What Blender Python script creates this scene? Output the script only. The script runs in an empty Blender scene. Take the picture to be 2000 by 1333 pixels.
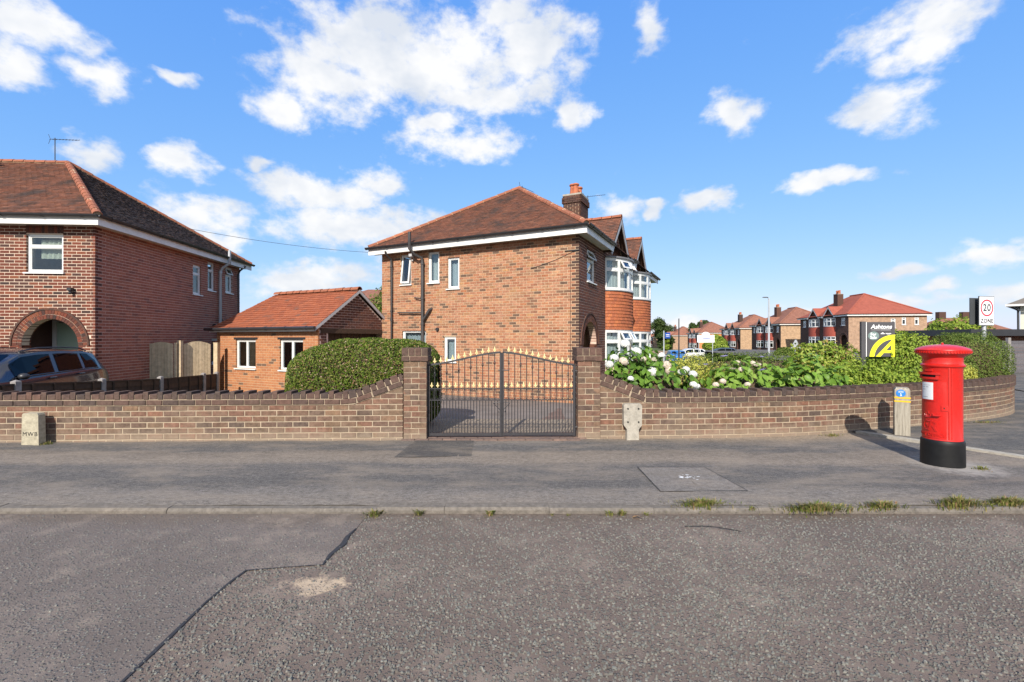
import bpy, math, random
import numpy as np
from mathutils import Vector, Matrix
random.seed(11)
rng = np.random.default_rng(11)
R = math.radians
scene = bpy.context.scene
COL = scene.collection

# ---------------------------------------------------------------- camera
CAM_H = 1.55
cd = bpy.data.cameras.new('camera'); cam = bpy.data.objects.new('camera', cd); COL.objects.link(cam)
cam.location = (0, 0, CAM_H); cam.rotation_euler = (R(90), 0, 0)
cd.lens = 16.0; cd.sensor_width = 36.0; cd.shift_y = -0.0022
cd.clip_start = 0.05; cd.clip_end = 3000
scene.camera = cam

# ---------------------------------------------------------------- light
SUN_EL, SUN_AZ = R(33), R(193.5)          # azimuth clockwise from +Y
sun_dir = Vector((math.sin(SUN_AZ)*math.cos(SUN_EL), math.cos(SUN_AZ)*math.cos(SUN_EL), math.sin(SUN_EL)))
sd = bpy.data.lights.new('sun', 'SUN'); sun = bpy.data.objects.new('sun', sd); COL.objects.link(sun)
sd.energy = 4.6; sd.angle = R(0.53); sd.color = (1.0, 0.93, 0.82)
sun.rotation_euler = (-sun_dir).to_track_quat('-Z', 'Y').to_euler()
sun.location = (-6, -20, 20)
scene.view_settings.view_transform = 'Standard'; scene.view_settings.look = 'None'
scene.view_settings.gamma = 1.0; scene.view_settings.use_curve_mapping = False
scene.view_settings.exposure = 0.6
scene.cycles.use_denoising = True
scene.cycles.max_bounces = 6; scene.cycles.transparent_max_bounces = 12
scene.cycles.sample_clamp_indirect = 6

# ---------------------------------------------------------------- sky with clouds
def sky_dir(x, y):                        # direction (azimuth, elevation) in radians of a cloud
    return math.atan((x-1000)/889), math.atan((662-y)/math.hypot(889, x-1000))
CLOUDS = [(730,115,165,95),(850,120,165,105),(640,165,115,66),(555,208,52,40),(750,40,85,58),(1045,95,85,100),(1000,15,70,50),
 (985,190,110,45),(1115,222,45,30),(905,282,110,33),(855,235,60,30),(50,40,130,66),(30,125,75,52),(185,142,62,46),
 (325,135,50,14),(508,310,32,20),(198,305,58,32),(352,320,50,34),(620,375,130,38),(745,355,62,32),(395,425,85,45),
 (700,448,180,42),(620,545,150,34),(430,462,52,20),(1265,62,30,46),(1432,225,56,48),(1725,212,80,46),(1800,45,150,66),(1765,112,75,44),
 (1640,352,95,17),(1580,362,55,16),(1370,397,50,26),(1205,402,40,25),(1270,404,26,14),(1935,492,85,30),(2020,475,70,30),(1752,530,52,18),
 (1835,563,34,16),(1720,592,190,12),(1990,575,60,26),(1350,640,120,16)]
w = bpy.data.worlds.new('World'); scene.world = w; w.use_nodes = True
NT = w.node_tree; N = NT.nodes; L = NT.links; N.clear()
def nd(t, **k):
    n = N.new(t)
    for a, b in k.items(): setattr(n, a, b)
    return n
def mth(op, a, b=None, c=None, clamp=False):
    n = nd('ShaderNodeMath', operation=op, use_clamp=clamp)
    for i, x in enumerate((a, b, c)):
        if x is None: continue
        if isinstance(x, (int, float)): n.inputs[i].default_value = x
        else: L.new(x, n.inputs[i])
    return n.outputs[0]
sky = nd('ShaderNodeTexSky', sky_type='NISHITA', sun_disc=False, sun_elevation=SUN_EL, sun_rotation=SUN_AZ,
         altitude=50, air_density=1.0, dust_density=0.35, ozone_density=2.2)
tc = nd('ShaderNodeTexCoord')
sep = nd('ShaderNodeSeparateXYZ'); L.new(tc.outputs['Generated'], sep.inputs[0])
az = mth('ARCTAN2', sep.outputs[0], sep.outputs[1])
hor = mth('SQRT', mth('ADD', mth('MULTIPLY', sep.outputs[0], sep.outputs[0]), mth('MULTIPLY', sep.outputs[1], sep.outputs[1])))
el = mth('ARCTAN2', sep.outputs[2], hor)
ae = nd('ShaderNodeCombineXYZ'); L.new(az, ae.inputs[0]); L.new(el, ae.inputs[1])
stretch = nd('ShaderNodeVectorMath', operation='MULTIPLY'); L.new(tc.outputs['Generated'], stretch.inputs[0]); stretch.inputs[1].default_value = (1, 1, 1.5)
def noise_w(scale, detail, rough=0.6):
    n = nd('ShaderNodeTexNoise'); n.inputs['Scale'].default_value = scale; n.inputs['Detail'].default_value = detail
    n.inputs['Roughness'].default_value = rough; L.new(stretch.outputs[0], n.inputs['Vector']); return n
warp = noise_w(9, 3)
wv = nd('ShaderNodeVectorMath', operation='SUBTRACT'); L.new(warp.outputs['Color'], wv.inputs[0]); wv.inputs[1].default_value = (.5, .5, .5)
ws = nd('ShaderNodeVectorMath', operation='MULTIPLY_ADD'); L.new(wv.outputs[0], ws.inputs[0]); ws.inputs[1].default_value = (.11, .08, 0); L.new(ae.outputs[0], ws.inputs[2])
acc = None
for (cx, cy, hw, hh) in CLOUDS:
    a0, e0 = sky_dir(cx, cy)
    wa = abs(sky_dir(cx+hw, cy)[0]-sky_dir(cx-hw, cy)[0])/2; he = abs(sky_dir(cx, cy-hh)[1]-sky_dir(cx, cy+hh)[1])/2
    s = nd('ShaderNodeVectorMath', operation='SUBTRACT'); L.new(ws.outputs[0], s.inputs[0]); s.inputs[1].default_value = (a0, e0, 0)
    m = nd('ShaderNodeVectorMath', operation='MULTIPLY'); L.new(s.outputs[0], m.inputs[0]); m.inputs[1].default_value = (1/wa, 1/he, 0)
    l = nd('ShaderNodeVectorMath', operation='LENGTH'); L.new(m.outputs[0], l.inputs[0])
    g = mth('SUBTRACT', 1.0, l.outputs['Value'])
    acc = g if acc is None else mth('MAXIMUM', acc, g)
low = noise_w(3.2, 2)                      # broken cloud goes on out of view, thickened there to whiten the skylight
away = mth('MULTIPLY', mth('SUBTRACT', mth('ABSOLUTE', az), 0.95), 3.0, clamp=True)
up = mth('MULTIPLY', mth('SUBTRACT', el, 0.66), 4.0, clamp=True)
rest = mth('SUBTRACT', mth('MULTIPLY', mth('SUBTRACT', low.outputs['Fac'], 0.47), 6.0), mth('MULTIPLY', mth('SUBTRACT', 1.0, mth('MAXIMUM', away, up)), 5.0))
acc = mth('MAXIMUM', mth('MAXIMUM', acc, rest), -0.8)
fine = noise_w(16, 9, 0.62)
dens = mth('ADD', acc, mth('MULTIPLY', mth('SUBTRACT', fine.outputs['Fac'], 0.5), 2.7))
mr = nd('ShaderNodeMapRange', interpolation_type='SMOOTHSTEP'); L.new(dens, mr.inputs['Value'])
mr.inputs['From Min'].default_value = -0.34; mr.inputs['From Max'].default_value = 0.62
mr.inputs['To Max'].default_value = 0.97
shade = noise_w(7, 4)
cr = nd('ShaderNodeValToRGB'); L.new(shade.outputs['Fac'], cr.inputs[0])
cr.color_ramp.elements[0].position = .35; cr.color_ramp.elements[0].color = (.74, .79, .87, 1)
cr.color_ramp.elements[1].position = .6; cr.color_ramp.elements[1].color = (1, 1, 1, 1)
SKY_STR = 0.14
# the camera's rendering of the blue: each channel of the whole sky goes through one soft curve
sp_ = nd('ShaderNodeSeparateColor'); L.new(sky.outputs[0], sp_.inputs[0]); skyc = nd('ShaderNodeCombineColor')
KX = SKY_STR*2**scene.view_settings.exposure
for i, (gam, gain) in enumerate(((.80, .47), (.50, .61), (.14, .98))):
    L.new(mth('MULTIPLY', mth('POWER', mth('MULTIPLY', sp_.outputs[i], SKY_STR*1.8), gam), gain/KX), skyc.inputs[i])
cl = nd('ShaderNodeVectorMath', operation='SCALE'); L.new(cr.outputs[0], cl.inputs[0]); cl.inputs['Scale'].default_value = 1.02/KX
mix = nd('ShaderNodeMix', data_type='RGBA'); L.new(mr.outputs[0], mix.inputs['Factor']); L.new(skyc.outputs[0], mix.inputs['A']); L.new(cl.outputs[0], mix.inputs['B'])
bg = nd('ShaderNodeBackground'); bg.inputs['Strength'].default_value = SKY_STR; L.new(mix.outputs['Result'], bg.inputs['Color'])
wo = nd('ShaderNodeOutputWorld'); L.new(bg.outputs[0], wo.inputs[0])

# ---------------------------------------------------------------- materials
class G:
    """small node-graph helper"""
    def __init__(s, name):
        s.m = bpy.data.materials.new(name); s.m.use_nodes = True
        s.t = s.m.node_tree; s.b = s.t.nodes['Principled BSDF']; s.o = s.t.nodes['Material Output']
        s.geo = s.t.nodes.new('ShaderNodeNewGeometry'); s.pos = s.geo.outputs['Position']
    def n(s, t, **k):
        x = s.t.nodes.new(t)
        for a, b in k.items(): setattr(x, a, b)
        return x
    def l(s, a, b): s.t.links.new(a, b)
    def math(s, op, a, b=None, clamp=False):
        n = s.n('ShaderNodeMath', operation=op, use_clamp=clamp)
        for i, x in enumerate((a, b)):
            if x is None: continue
            if isinstance(x, (int, float)): n.inputs[i].default_value = x
            else: s.l(x, n.inputs[i])
        return n.outputs[0]
    def noise(s, scale, detail=4, rough=.6, vec=None, stretch=None):
        n = s.n('ShaderNodeTexNoise'); n.inputs['Scale'].default_value = scale; n.inputs['Detail'].default_value = detail
        n.inputs['Roughness'].default_value = rough
        v = vec or s.pos
        if stretch:
            mm = s.n('ShaderNodeVectorMath', operation='MULTIPLY'); s.l(v, mm.inputs[0]); mm.inputs[1].default_value = stretch; v = mm.outputs[0]
        s.l(v, n.inputs['Vector']); return n.outputs['Fac']
    def ramp(s, fac, stops, const=False):
        r = s.n('ShaderNodeValToRGB'); e = r.color_ramp.elements
        if const: r.color_ramp.interpolation = 'CONSTANT'
        while len(e) < len(stops): e.new(.5)
        for i, (p, c) in enumerate(stops):
            e[i].position = p; e[i].color = (c[0], c[1], c[2], 1) if not isinstance(c, (int, float)) else (c, c, c, 1)
        s.l(fac, r.inputs[0]); return r.outputs[0]
    def mix(s, fac, a, b, blend='MIX'):
        n = s.n('ShaderNodeMix', data_type='RGBA', blend_type=blend)
        for k, x in (('Factor', fac), ('A', a), ('B', b)):
            if isinstance(x, (int, float)): n.inputs[k].default_value = x
            elif isinstance(x, tuple): n.inputs[k].default_value = (*x[:3], 1)
            else: s.l(x, n.inputs[k])
        return n.outputs['Result']
    def rnd(s):
        oi = s.n('ShaderNodeObjectInfo')
        return s.math('FRACT', s.math('ADD', oi.outputs['Random'], s.geo.outputs['Random Per Island']))
    def bump(s, h, strength, dist=.01, normal=None):
        b = s.n('ShaderNodeBump'); b.inputs['Strength'].default_value = strength; b.inputs['Distance'].default_value = dist
        s.l(h, b.inputs['Height'])
        if normal is not None: s.l(normal, b.inputs['Normal'])
        s.l(b.outputs[0], s.b.inputs['Normal']); return b.outputs[0]
    def fin(s, col=None, rough=.8, spec=.3, metallic=0., coat=0.):
        b = s.b
        if col is not None:
            if isinstance(col, tuple): b.inputs['Base Color'].default_value = (*col[:3], 1)
            else: s.l(col, b.inputs['Base Color'])
        if isinstance(rough, (int, float)): b.inputs['Roughness'].default_value = rough
        else: s.l(rough, b.inputs['Roughness'])
        b.inputs['Specular IOR Level'].default_value = spec; b.inputs['Metallic'].default_value = metallic
        b.inputs['Coat Weight'].default_value = coat; b.inputs['Coat Roughness'].default_value = .08
        return s.m
def plain(name, col, rough=.6, spec=.4, metallic=0., coat=0., dirt=.18, nscale=3., bump=0., bscale=80):
    g = G(name)
    f = g.noise(nscale, 6, .65)
    c = g.mix(1.0, tuple(col), g.ramp(f, [(.3, 1-dirt), (.7, 1+dirt*.4)]), 'MULTIPLY')
    if bump: g.bump(g.noise(bscale, 4), bump, .01)
    return g.fin(c, rough, spec, metallic, coat)
def pieces(name, stops, rough=.85, spec=.2, namt=.3, nscale=25, bump=.35, bscale=140, stain=None, splash=False):
    """one colour for each piece (brick, tile, board) drawn from stops, with fine grain"""
    g = G(name)
    c = g.ramp(g.rnd(), stops)
    c = g.mix(1.0, c, g.ramp(g.noise(nscale, 5, .7), [(.3, 1-namt), (.7, 1+namt*.5)]), 'MULTIPLY')
    if stain:
        for k, (sc, col, lo, hi, st) in enumerate(stain):
            c = g.mix(g.ramp(g.noise(sc, 6, .65, stretch=st), [(lo, 0.), (hi, 1.)]), c, col)
    if splash:                                               # road dust thrown up against the lowest courses
        sz = g.n('ShaderNodeSeparateXYZ'); g.l(g.pos, sz.inputs[0])
        c = g.mix(g.ramp(g.math('ADD', sz.outputs[2], g.math('MULTIPLY', g.math('SUBTRACT', g.noise(5, 6, .7), .5), .35)), [(.05, .75), (.24, 0.)]), c, (.25,.195,.145))
    if bump: g.bump(g.noise(bscale, 4), bump, .006)
    return g.fin(c, rough, spec)
def leafm(name, stops, rough=.5, trans=.3, spec=.16):
    g = G(name)
    c = g.ramp(g.rnd(), stops)
    c = g.mix(1.0, c, g.ramp(g.noise(30, 3), [(.3, .75), (.7, 1.15)]), 'MULTIPLY')
    m = g.fin(c, rough, spec)
    tr = g.n('ShaderNodeBsdfTranslucent'); g.l(c, tr.inputs['Color'])
    ms = g.n('ShaderNodeMixShader'); ms.inputs[0].default_value = trans
    g.l(g.b.outputs[0], ms.inputs[1]); g.l(tr.outputs[0], ms.inputs[2]); g.l(ms.outputs[0], g.o.inputs['Surface'])
    return m
def glassm(name, tint=(.75, .8, .82), refl=(.95, .97, 1), ior=1.55, extra=.02):
    g = G(name)
    lw = g.n('ShaderNodeLayerWeight'); lw.inputs['Blend'].default_value = .5      # Schlick reflectance, alike from both sides of the pane
    fres = g.math('ADD', g.math('MULTIPLY', g.math('POWER', lw.outputs['Facing'], 4.5), .9), .045)
    gl = g.n('ShaderNodeBsdfGlossy'); gl.inputs['Color'].default_value = (*refl, 1); gl.inputs['Roughness'].default_value = .015
    tr = g.n('ShaderNodeBsdfTransparent'); tr.inputs['Color'].default_value = (*tint, 1)
    ms = g.n('ShaderNodeMixShader'); g.l(g.math('ADD', fres, extra, True), ms.inputs[0])
    g.l(tr.outputs[0], ms.inputs[1]); g.l(gl.outputs[0], ms.inputs[2]); g.l(ms.outputs[0], g.o.inputs['Surface'])
    return g.m
def brickfar(name, ang, c1, c2, mort):
    g = G(name)
    mp = g.n('ShaderNodeMapping'); mp.inputs['Rotation'].default_value = (0, 0, -ang); g.l(g.pos, mp.inputs['Vector'])
    sp = g.n('ShaderNodeSeparateXYZ'); g.l(mp.outputs[0], sp.inputs[0])
    cb = g.n('ShaderNodeCombineXYZ'); g.l(sp.outputs[0], cb.inputs[0]); g.l(sp.outputs[2], cb.inputs[1])
    bt = g.n('ShaderNodeTexBrick'); g.l(cb.outputs[0], bt.inputs['Vector'])
    bt.inputs['Scale'].default_value = 1; bt.inputs['Brick Width'].default_value = .234; bt.inputs['Row Height'].default_value = .082
    bt.inputs['Mortar Size'].default_value = .008; bt.inputs['Color1'].default_value = (*c1, 1); bt.inputs['Color2'].default_value = (*c2, 1); bt.inputs['Mortar'].default_value = (*mort, 1)
    c = g.mix(1.0, bt.outputs['Color'], g.ramp(g.noise(3, 5), [(.3, .75), (.7, 1.15)]), 'MULTIPLY')
    return g.fin(c, .9, .15)
MT = {}
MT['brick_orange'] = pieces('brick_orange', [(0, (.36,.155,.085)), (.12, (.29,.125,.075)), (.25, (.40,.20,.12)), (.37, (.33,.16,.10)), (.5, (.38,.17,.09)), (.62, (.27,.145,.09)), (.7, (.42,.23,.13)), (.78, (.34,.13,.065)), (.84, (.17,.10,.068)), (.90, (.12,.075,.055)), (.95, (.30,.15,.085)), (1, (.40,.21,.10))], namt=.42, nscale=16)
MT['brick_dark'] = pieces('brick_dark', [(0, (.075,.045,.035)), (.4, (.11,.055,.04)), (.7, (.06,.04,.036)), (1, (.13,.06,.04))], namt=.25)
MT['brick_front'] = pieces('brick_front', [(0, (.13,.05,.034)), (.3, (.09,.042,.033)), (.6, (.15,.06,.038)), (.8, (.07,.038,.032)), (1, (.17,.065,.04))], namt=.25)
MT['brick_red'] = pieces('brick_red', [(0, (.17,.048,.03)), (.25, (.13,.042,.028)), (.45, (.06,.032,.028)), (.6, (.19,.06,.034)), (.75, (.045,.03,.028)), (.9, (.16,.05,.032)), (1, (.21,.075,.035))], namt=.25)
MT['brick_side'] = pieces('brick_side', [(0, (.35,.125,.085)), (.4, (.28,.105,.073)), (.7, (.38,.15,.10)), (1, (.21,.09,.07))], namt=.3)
MT['brick_garage'] = pieces('brick_garage', [(0, (.40,.165,.077)), (.4, (.345,.14,.067)), (.75, (.43,.19,.087)), (.92, (.34,.14,.07)), (.95, (.15,.09,.06)), (1, (.13,.08,.06))], namt=.22)
MT['brick_wall'] = pieces('brick_wall', [(0, (.15,.095,.067)), (.15, (.19,.10,.07)), (.3, (.115,.08,.062)), (.45, (.205,.125,.08)), (.6, (.14,.095,.072)), (.75, (.21,.105,.07)), (.85, (.10,.073,.06)), (1, (.185,.12,.078))], namt=.45, nscale=15, bump=.6,
    stain=[(2.2, (.22,.165,.12), .52, .9, (1,1,1)), (5, (.20,.165,.075), .6, .92, (1,1,1)), (16, (.34,.29,.23), .68, .85, (1,1,1))], splash=True)
MT['brick_cope'] = pieces('brick_cope', [(0, (.085,.06,.05)), (.4, (.115,.07,.055)), (.7, (.07,.052,.046)), (1, (.13,.075,.058))], namt=.4, nscale=18, bump=.6,
    stain=[(4, (.17,.14,.11), .6, .82, (1,1,1))])
MT['mortar'] = plain('mortar', (.50,.37,.25), .95, .1, dirt=.2, nscale=9, bump=.3)
MT['mortar_white'] = plain('mortar_white', (.60,.47,.37), .95, .1, dirt=.15, nscale=9, bump=.3)
MT['mortar_wall'] = plain('mortar_wall', (.37,.295,.215), .95, .1, dirt=.3, nscale=6, bump=.4)
MT['mortar_side'] = plain('mortar_side', (.56,.40,.34), .95, .1, dirt=.2, nscale=6, bump=.3)
MT['mortar_front'] = plain('mortar_front', (.62,.44,.36), .95, .1, dirt=.2, nscale=6, bump=.3)
MT['tile_main'] = pieces('tile_main', [(0, (.20,.085,.055)), (.35, (.155,.07,.048)), (.7, (.235,.10,.062)), (.9, (.11,.06,.045)), (1, (.26,.115,.07))], namt=.3, bump=.3,
    stain=[(.9, (.07,.05,.044), .47, .68, (1.6,1,2.2)), (5, (.085,.06,.05), .55, .8, (1,1,1))])
MT['tile_black'] = pieces('tile_black', [(0, (.06,.046,.043)), (.5, (.08,.055,.048)), (.85, (.05,.042,.042)), (1, (.12,.07,.055))], namt=.3, bump=.3, stain=[(3, (.11,.07,.055), .6, .85, (1,1,1))])
MT['tile_garage'] = pieces('tile_garage', [(0, (.31,.095,.046)), (.35, (.26,.08,.042)), (.7, (.335,.108,.053)), (.93, (.24,.08,.045)), (1, (.2,.09,.06))], namt=.22, bump=.3, stain=[(2.5, (.24,.09,.055), .55, .8, (1,1,2))])
MT['tile_hang'] = pieces('tile_hang', [(0, (.40,.125,.055)), (.4, (.32,.10,.05)), (.8, (.44,.145,.06)), (1, (.27,.09,.05))], namt=.2, bump=.3)
MT['tile_ridge'] = pieces('tile_ridge', [(0, (.32,.115,.065)), (.5, (.26,.10,.06)), (1, (.36,.13,.07))], namt=.3, bump=.3)
MT['tile_farred'] = pieces('tile_farred', [(0, (.27,.075,.05)), (1, (.31,.09,.06))], namt=.2, nscale=2)
MT['tile_farbrown'] = pieces('tile_farbrown', [(0, (.22,.10,.07)), (1, (.27,.12,.08))], namt=.3, nscale=2)
MT['upvc'] = plain('upvc', (.66,.66,.65), .35, .5, dirt=.06)
MT['white_paint'] = plain('white_paint', (.70,.68,.66), .5, .4, dirt=.15)
MT['grey_paint'] = plain('grey_paint', (.42,.41,.42), .55, .4, dirt=.15)
MT['black_plastic'] = plain('black_plastic', (.028,.028,.032), .4, .5, dirt=.25)
MT['pipe'] = plain('pipe', (.05,.045,.045), .5, .5, dirt=.3)
MT['timber_dark'] = pieces('timber_dark', [(0, (.055,.036,.026)), (.5, (.085,.05,.032)), (1, (.04,.03,.025))], nscale=14)
MT['soffit_brown'] = plain('soffit_brown', (.07,.045,.035), .8, .2)
MT['lead'] = plain('lead', (.17,.17,.18), .6, .4)
MT['glass'] = glassm('glass')
MT['net'] = plain('net_curtain', (.62,.64,.64), .9, .1, dirt=.25, nscale=40)
MT['curtain'] = plain('curtain', (.66,.66,.62), .9, .1, dirt=.1, nscale=20)
MT['blind'] = plain('blind', (.66,.63,.48), .9, .1, dirt=.1)
MT['room'] = plain('room', (.22,.21,.2), .9, .1)
MT['door_green'] = plain('door_green', (.36,.48,.40), .45, .4, dirt=.05)
MT['terracotta'] = plain('terracotta', (.42,.13,.06), .7, .3, dirt=.3, nscale=8)
MT['iron'] = plain('iron', (.035,.033,.037), .45, .5, dirt=.3, nscale=20)
MT['gold'] = plain('gold_paint', (.74,.60,.30), .4, .5, dirt=.25, nscale=40)
MT['concrete'] = plain('concrete', (.36,.33,.28), .9, .2, dirt=.35, nscale=14, bump=.5)
MT['stone_old'] = plain('stone_old', (.40,.36,.27), .95, .15, dirt=.35, nscale=20, bump=.8)
MT['post_concrete'] = plain('post_concrete', (.27,.25,.24), .9, .2, dirt=.3, nscale=10, bump=.4)
MT['ink'] = plain('ink', (.03,.03,.03), .9, .1, dirt=0)
MT['white'] = plain('white', (.8,.8,.8), .5, .4, dirt=.03)
MT['galv'] = plain('galvanised', (.45,.47,.5), .45, .5, metallic=.3, dirt=.15)
# ---------------------------------------------------------------- mesh helpers
ORG = {}
def V(*a): return Vector(a)
class MB:
    def __init__(s): s.v = []; s.f = []; s.mi = []; s.cur = 0
    def add(s, vs, fs):
        o = len(s.v); s.v.extend([tuple(x) for x in vs])
        for f in fs: s.f.append(tuple(i+o for i in f)); s.mi.append(s.cur)
        return s
    def hexa(s, P, a0, a1, b0, b1, z0, z1, back=True):
        vs = [P(a, b, z) for z in (z0, z1) for b in (b0, b1) for a in (a0, a1)]
        fs = [(0,1,5,4), (0,4,6,2), (1,3,7,5), (0,2,3,1), (4,5,7,6)]
        if back: fs.append((2,6,7,3))
        return s.add(vs, fs)
    def box(s, c, size, rz=0):
        ca, sa = math.cos(rz), math.sin(rz); x, y, z = c; dx, dy, dz = (k/2 for k in size)
        return s.hexa(lambda a, b, q: V(x+ca*a-sa*b, y+sa*a+ca*b, q), -dx, dx, -dy, dy, z-dz, z+dz)
    def prism(s, Q, poly, r0, r1):
        n = len(poly)
        vs = [Q(p, q, r0) for p, q in poly]+[Q(p, q, r1) for p, q in poly]
        return s.add(vs, [tuple(range(n)), tuple(range(2*n-1, n-1, -1))]+[(i, (i+1) % n, n+(i+1) % n, n+i) for i in range(n)])
    def quad(s, *p): return s.add(p, [tuple(range(len(p)))])
    def tube(s, path, r, n=8, caps=True):
        path = [Vector(p) for p in path]; m = len(path); vs = []; fs = []
        rr = r if isinstance(r, (list, tuple)) else [r]*m
        ref = None
        for i, p in enumerate(path):
            d = (path[min(i+1, m-1)]-path[max(i-1, 0)]).normalized()
            if ref is None: ref = Vector((0,0,1)) if abs(d.z) < .9 else Vector((1,0,0))
            x = d.cross(ref)
            x = x.normalized() if x.length > 1e-6 else d.orthogonal().normalized()
            y = d.cross(x).normalized(); ref = -y if False else ref
            for k in range(n):
                a = 2*math.pi*k/n; vs.append(p+(x*math.cos(a)+y*math.sin(a))*rr[i])
        for i in range(m-1):
            for k in range(n):
                fs.append((i*n+k, i*n+(k+1) % n, (i+1)*n+(k+1) % n, (i+1)*n+k))
        if caps: fs += [tuple(range(n-1, -1, -1)), tuple((m-1)*n+k for k in range(n))]
        return s.add(vs, fs)
    def lathe(s, c, prof, n=32):
        vs = []; fs = []; m = len(prof)
        for r, z in prof:
            for k in range(n):
                a = 2*math.pi*k/n; vs.append((c[0]+r*math.cos(a), c[1]+r*math.sin(a), c[2]+z))
        for i in range(m-1):
            for k in range(n): fs.append((i*n+k, i*n+(k+1) % n, (i+1)*n+(k+1) % n, (i+1)*n+k))
        fs += [tuple(range(n-1, -1, -1)), tuple((m-1)*n+k for k in range(n))]
        return s.add(vs, fs)
    def ball(s, c, r, n=10, m=7):
        prof = [(max(1e-4, math.sin(math.pi*i/(m-1))), -math.cos(math.pi*i/(m-1))) for i in range(m)]
        b = MB().lathe((0,0,0), prof, n)
        rx, ry, rz = r if isinstance(r, tuple) else (r, r, r)
        return s.add([(c[0]+x*rx, c[1]+y*ry, c[2]+z*rz) for x, y, z in b.v], b.f)
    def mesh(s, name, mats, org=(0,0,0)):
        me = bpy.data.meshes.new(name); o = Vector(org)
        me.from_pydata([(x-o.x, y-o.y, z-o.z) for x, y, z in s.v], [], s.f)
        for m in (mats if isinstance(mats, (list, tuple)) else [mats]): me.materials.append(MT[m] if isinstance(m, str) else m)
        if any(s.mi): me.polygons.foreach_set('material_index', s.mi)
        return me
    def obj(s, name, mats, parent=None, smooth=False, org=None):
        if org is None: org = ORG[parent.name] if parent else (0,0,0)
        me = s.mesh(name, mats, org)
        if smooth: smooth_mesh(me, smooth)
        o = bpy.data.objects.new(name, me); COL.objects.link(o)
        if parent: o.parent = parent
        else: o.location = org
        ORG[o.name] = Vector(org)
        return o
def smooth_mesh(me, ang=40):
    me.polygons.foreach_set('use_smooth', [True]*len(me.polygons))
    try: me.set_sharp_from_angle(angle=R(ang if ang is not True else 40))
    except Exception: pass
def tag(o, label, cat, group=None, kind=None):
    if label: o['label'] = label
    if cat: o['category'] = cat
    if group: o['group'] = group
    if kind: o['kind'] = kind
    return o
def thing(name, loc, label, cat, group=None):
    o = bpy.data.objects.new(name, None); COL.objects.link(o); o.location = loc; o.empty_display_size = .2
    ORG[o.name] = Vector(loc); return tag(o, label, cat, group)
def put(name, me, parent, loc, rz=0, scale=None, quat=None):
    """one more object that shares mesh data"""
    o = bpy.data.objects.new(name, me); COL.objects.link(o)
    if parent: o.parent = parent; loc = Vector(loc)-ORG[parent.name]
    o.location = loc
    if quat is not None: o.rotation_mode = 'QUATERNION'; o.rotation_quaternion = quat
    else: o.rotation_euler = (0, 0, rz)
    if scale: o.scale = scale
    ORG[o.name] = Vector(loc); return o
def struct(o): o['kind'] = 'structure'; return o
def frame2(C, A, B, z0=0.): return lambda a, b, z: V(C[0]+A[0]*a+B[0]*b, C[1]+A[1]*a+B[1]*b, z)
def screen(p):                                             # used only to rank pieces by how large they show
    return 1000+889*p.x/max(p.y, .1), 662-889*(p.z-CAM_H)/max(p.y, .1)
_BR = {}
def brick_mesh(kind, L, D, H, ch=.004, var=0):
    """a brick, front face at y=0, with worn edges; shared by all alike bricks"""
    key = (kind, round(L, 3), round(D, 3), round(H, 3), var)
    if key in _BR: return _BR[key]
    rr = random.Random(hash(key) % 9999); j = lambda k: rr.uniform(-k, k)
    x, z = L/2, H/2
    f = [(-x+ch+j(.0015), j(.001), -z+ch+j(.0015)), (x-ch+j(.0015), j(.001), -z+ch+j(.0015)), (x-ch+j(.0015), j(.001), z-ch+j(.0015)), (-x+ch+j(.0015), j(.001), z-ch+j(.0015))]
    e = [(-x, ch, -z), (x, ch, -z), (x, ch, z), (-x, ch, z)]; b = [(-x, D, -z), (x, D, -z), (x, D, z), (-x, D, z)]
    fs = [(0,1,2,3)]+[(4+i, 4+(i+1) % 4, (i+1) % 4, i) for i in range(4)]+[(8+i, 8+(i+1) % 4, 4+(i+1) % 4, 4+i) for i in range(4)]+[(11,10,9,8)]
    m = MB(); m.add(f+e+b, fs); me = m.mesh('brick', MT[kind]); _BR[key] = me
    return me
def clip(rects, op):
    out = []
    for (a0, a1, z0, z1) in rects:
        c0, c1, y0, y1 = op
        if a1 <= c0 or a0 >= c1 or z1 <= y0+.02 or z0 >= y1-.02: out.append((a0, a1, z0, z1)); continue
        if a0 < c0-.025: out.append((a0, c0, z0, z1))
        if a1 > c1+.025: out.append((c1, a1, z0, z1))
    return out
def bond(L, z0, z1, h=.0812, l=.2325, joint=.0135, ops=(), arch=None, zoff=0., off=0.):
    """running bond: rectangles (a0, a1, z0, z1, course, index)"""
    res = []; k = 0; z = z0+zoff
    while z+h-joint <= z1+.012:
        a = -(l/2 if k % 2 else 0)-off; i = 0
        while a < L:
            b0, b1 = max(a, 0), min(a+l-joint, L)
            if b1-b0 > .03:
                for r in [q for op in [None] for q in [(b0, b1, z, z+h-joint)]]:
                    rs = [r]
                    for op in ops: rs = clip(rs, op)
                    for q in rs:
                        if arch:
                            tc, zs, ro = arch[:3]; cx, cz = (q[0]+q[1])/2, (q[2]+q[3])/2
                            if cz < zs: pass
                            elif math.hypot(cx-tc, cz-zs) < ro-.02: continue
                        res.append((*q, k, i))
            a += l; i += 1
        z += h; k += 1
    return res
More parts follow.
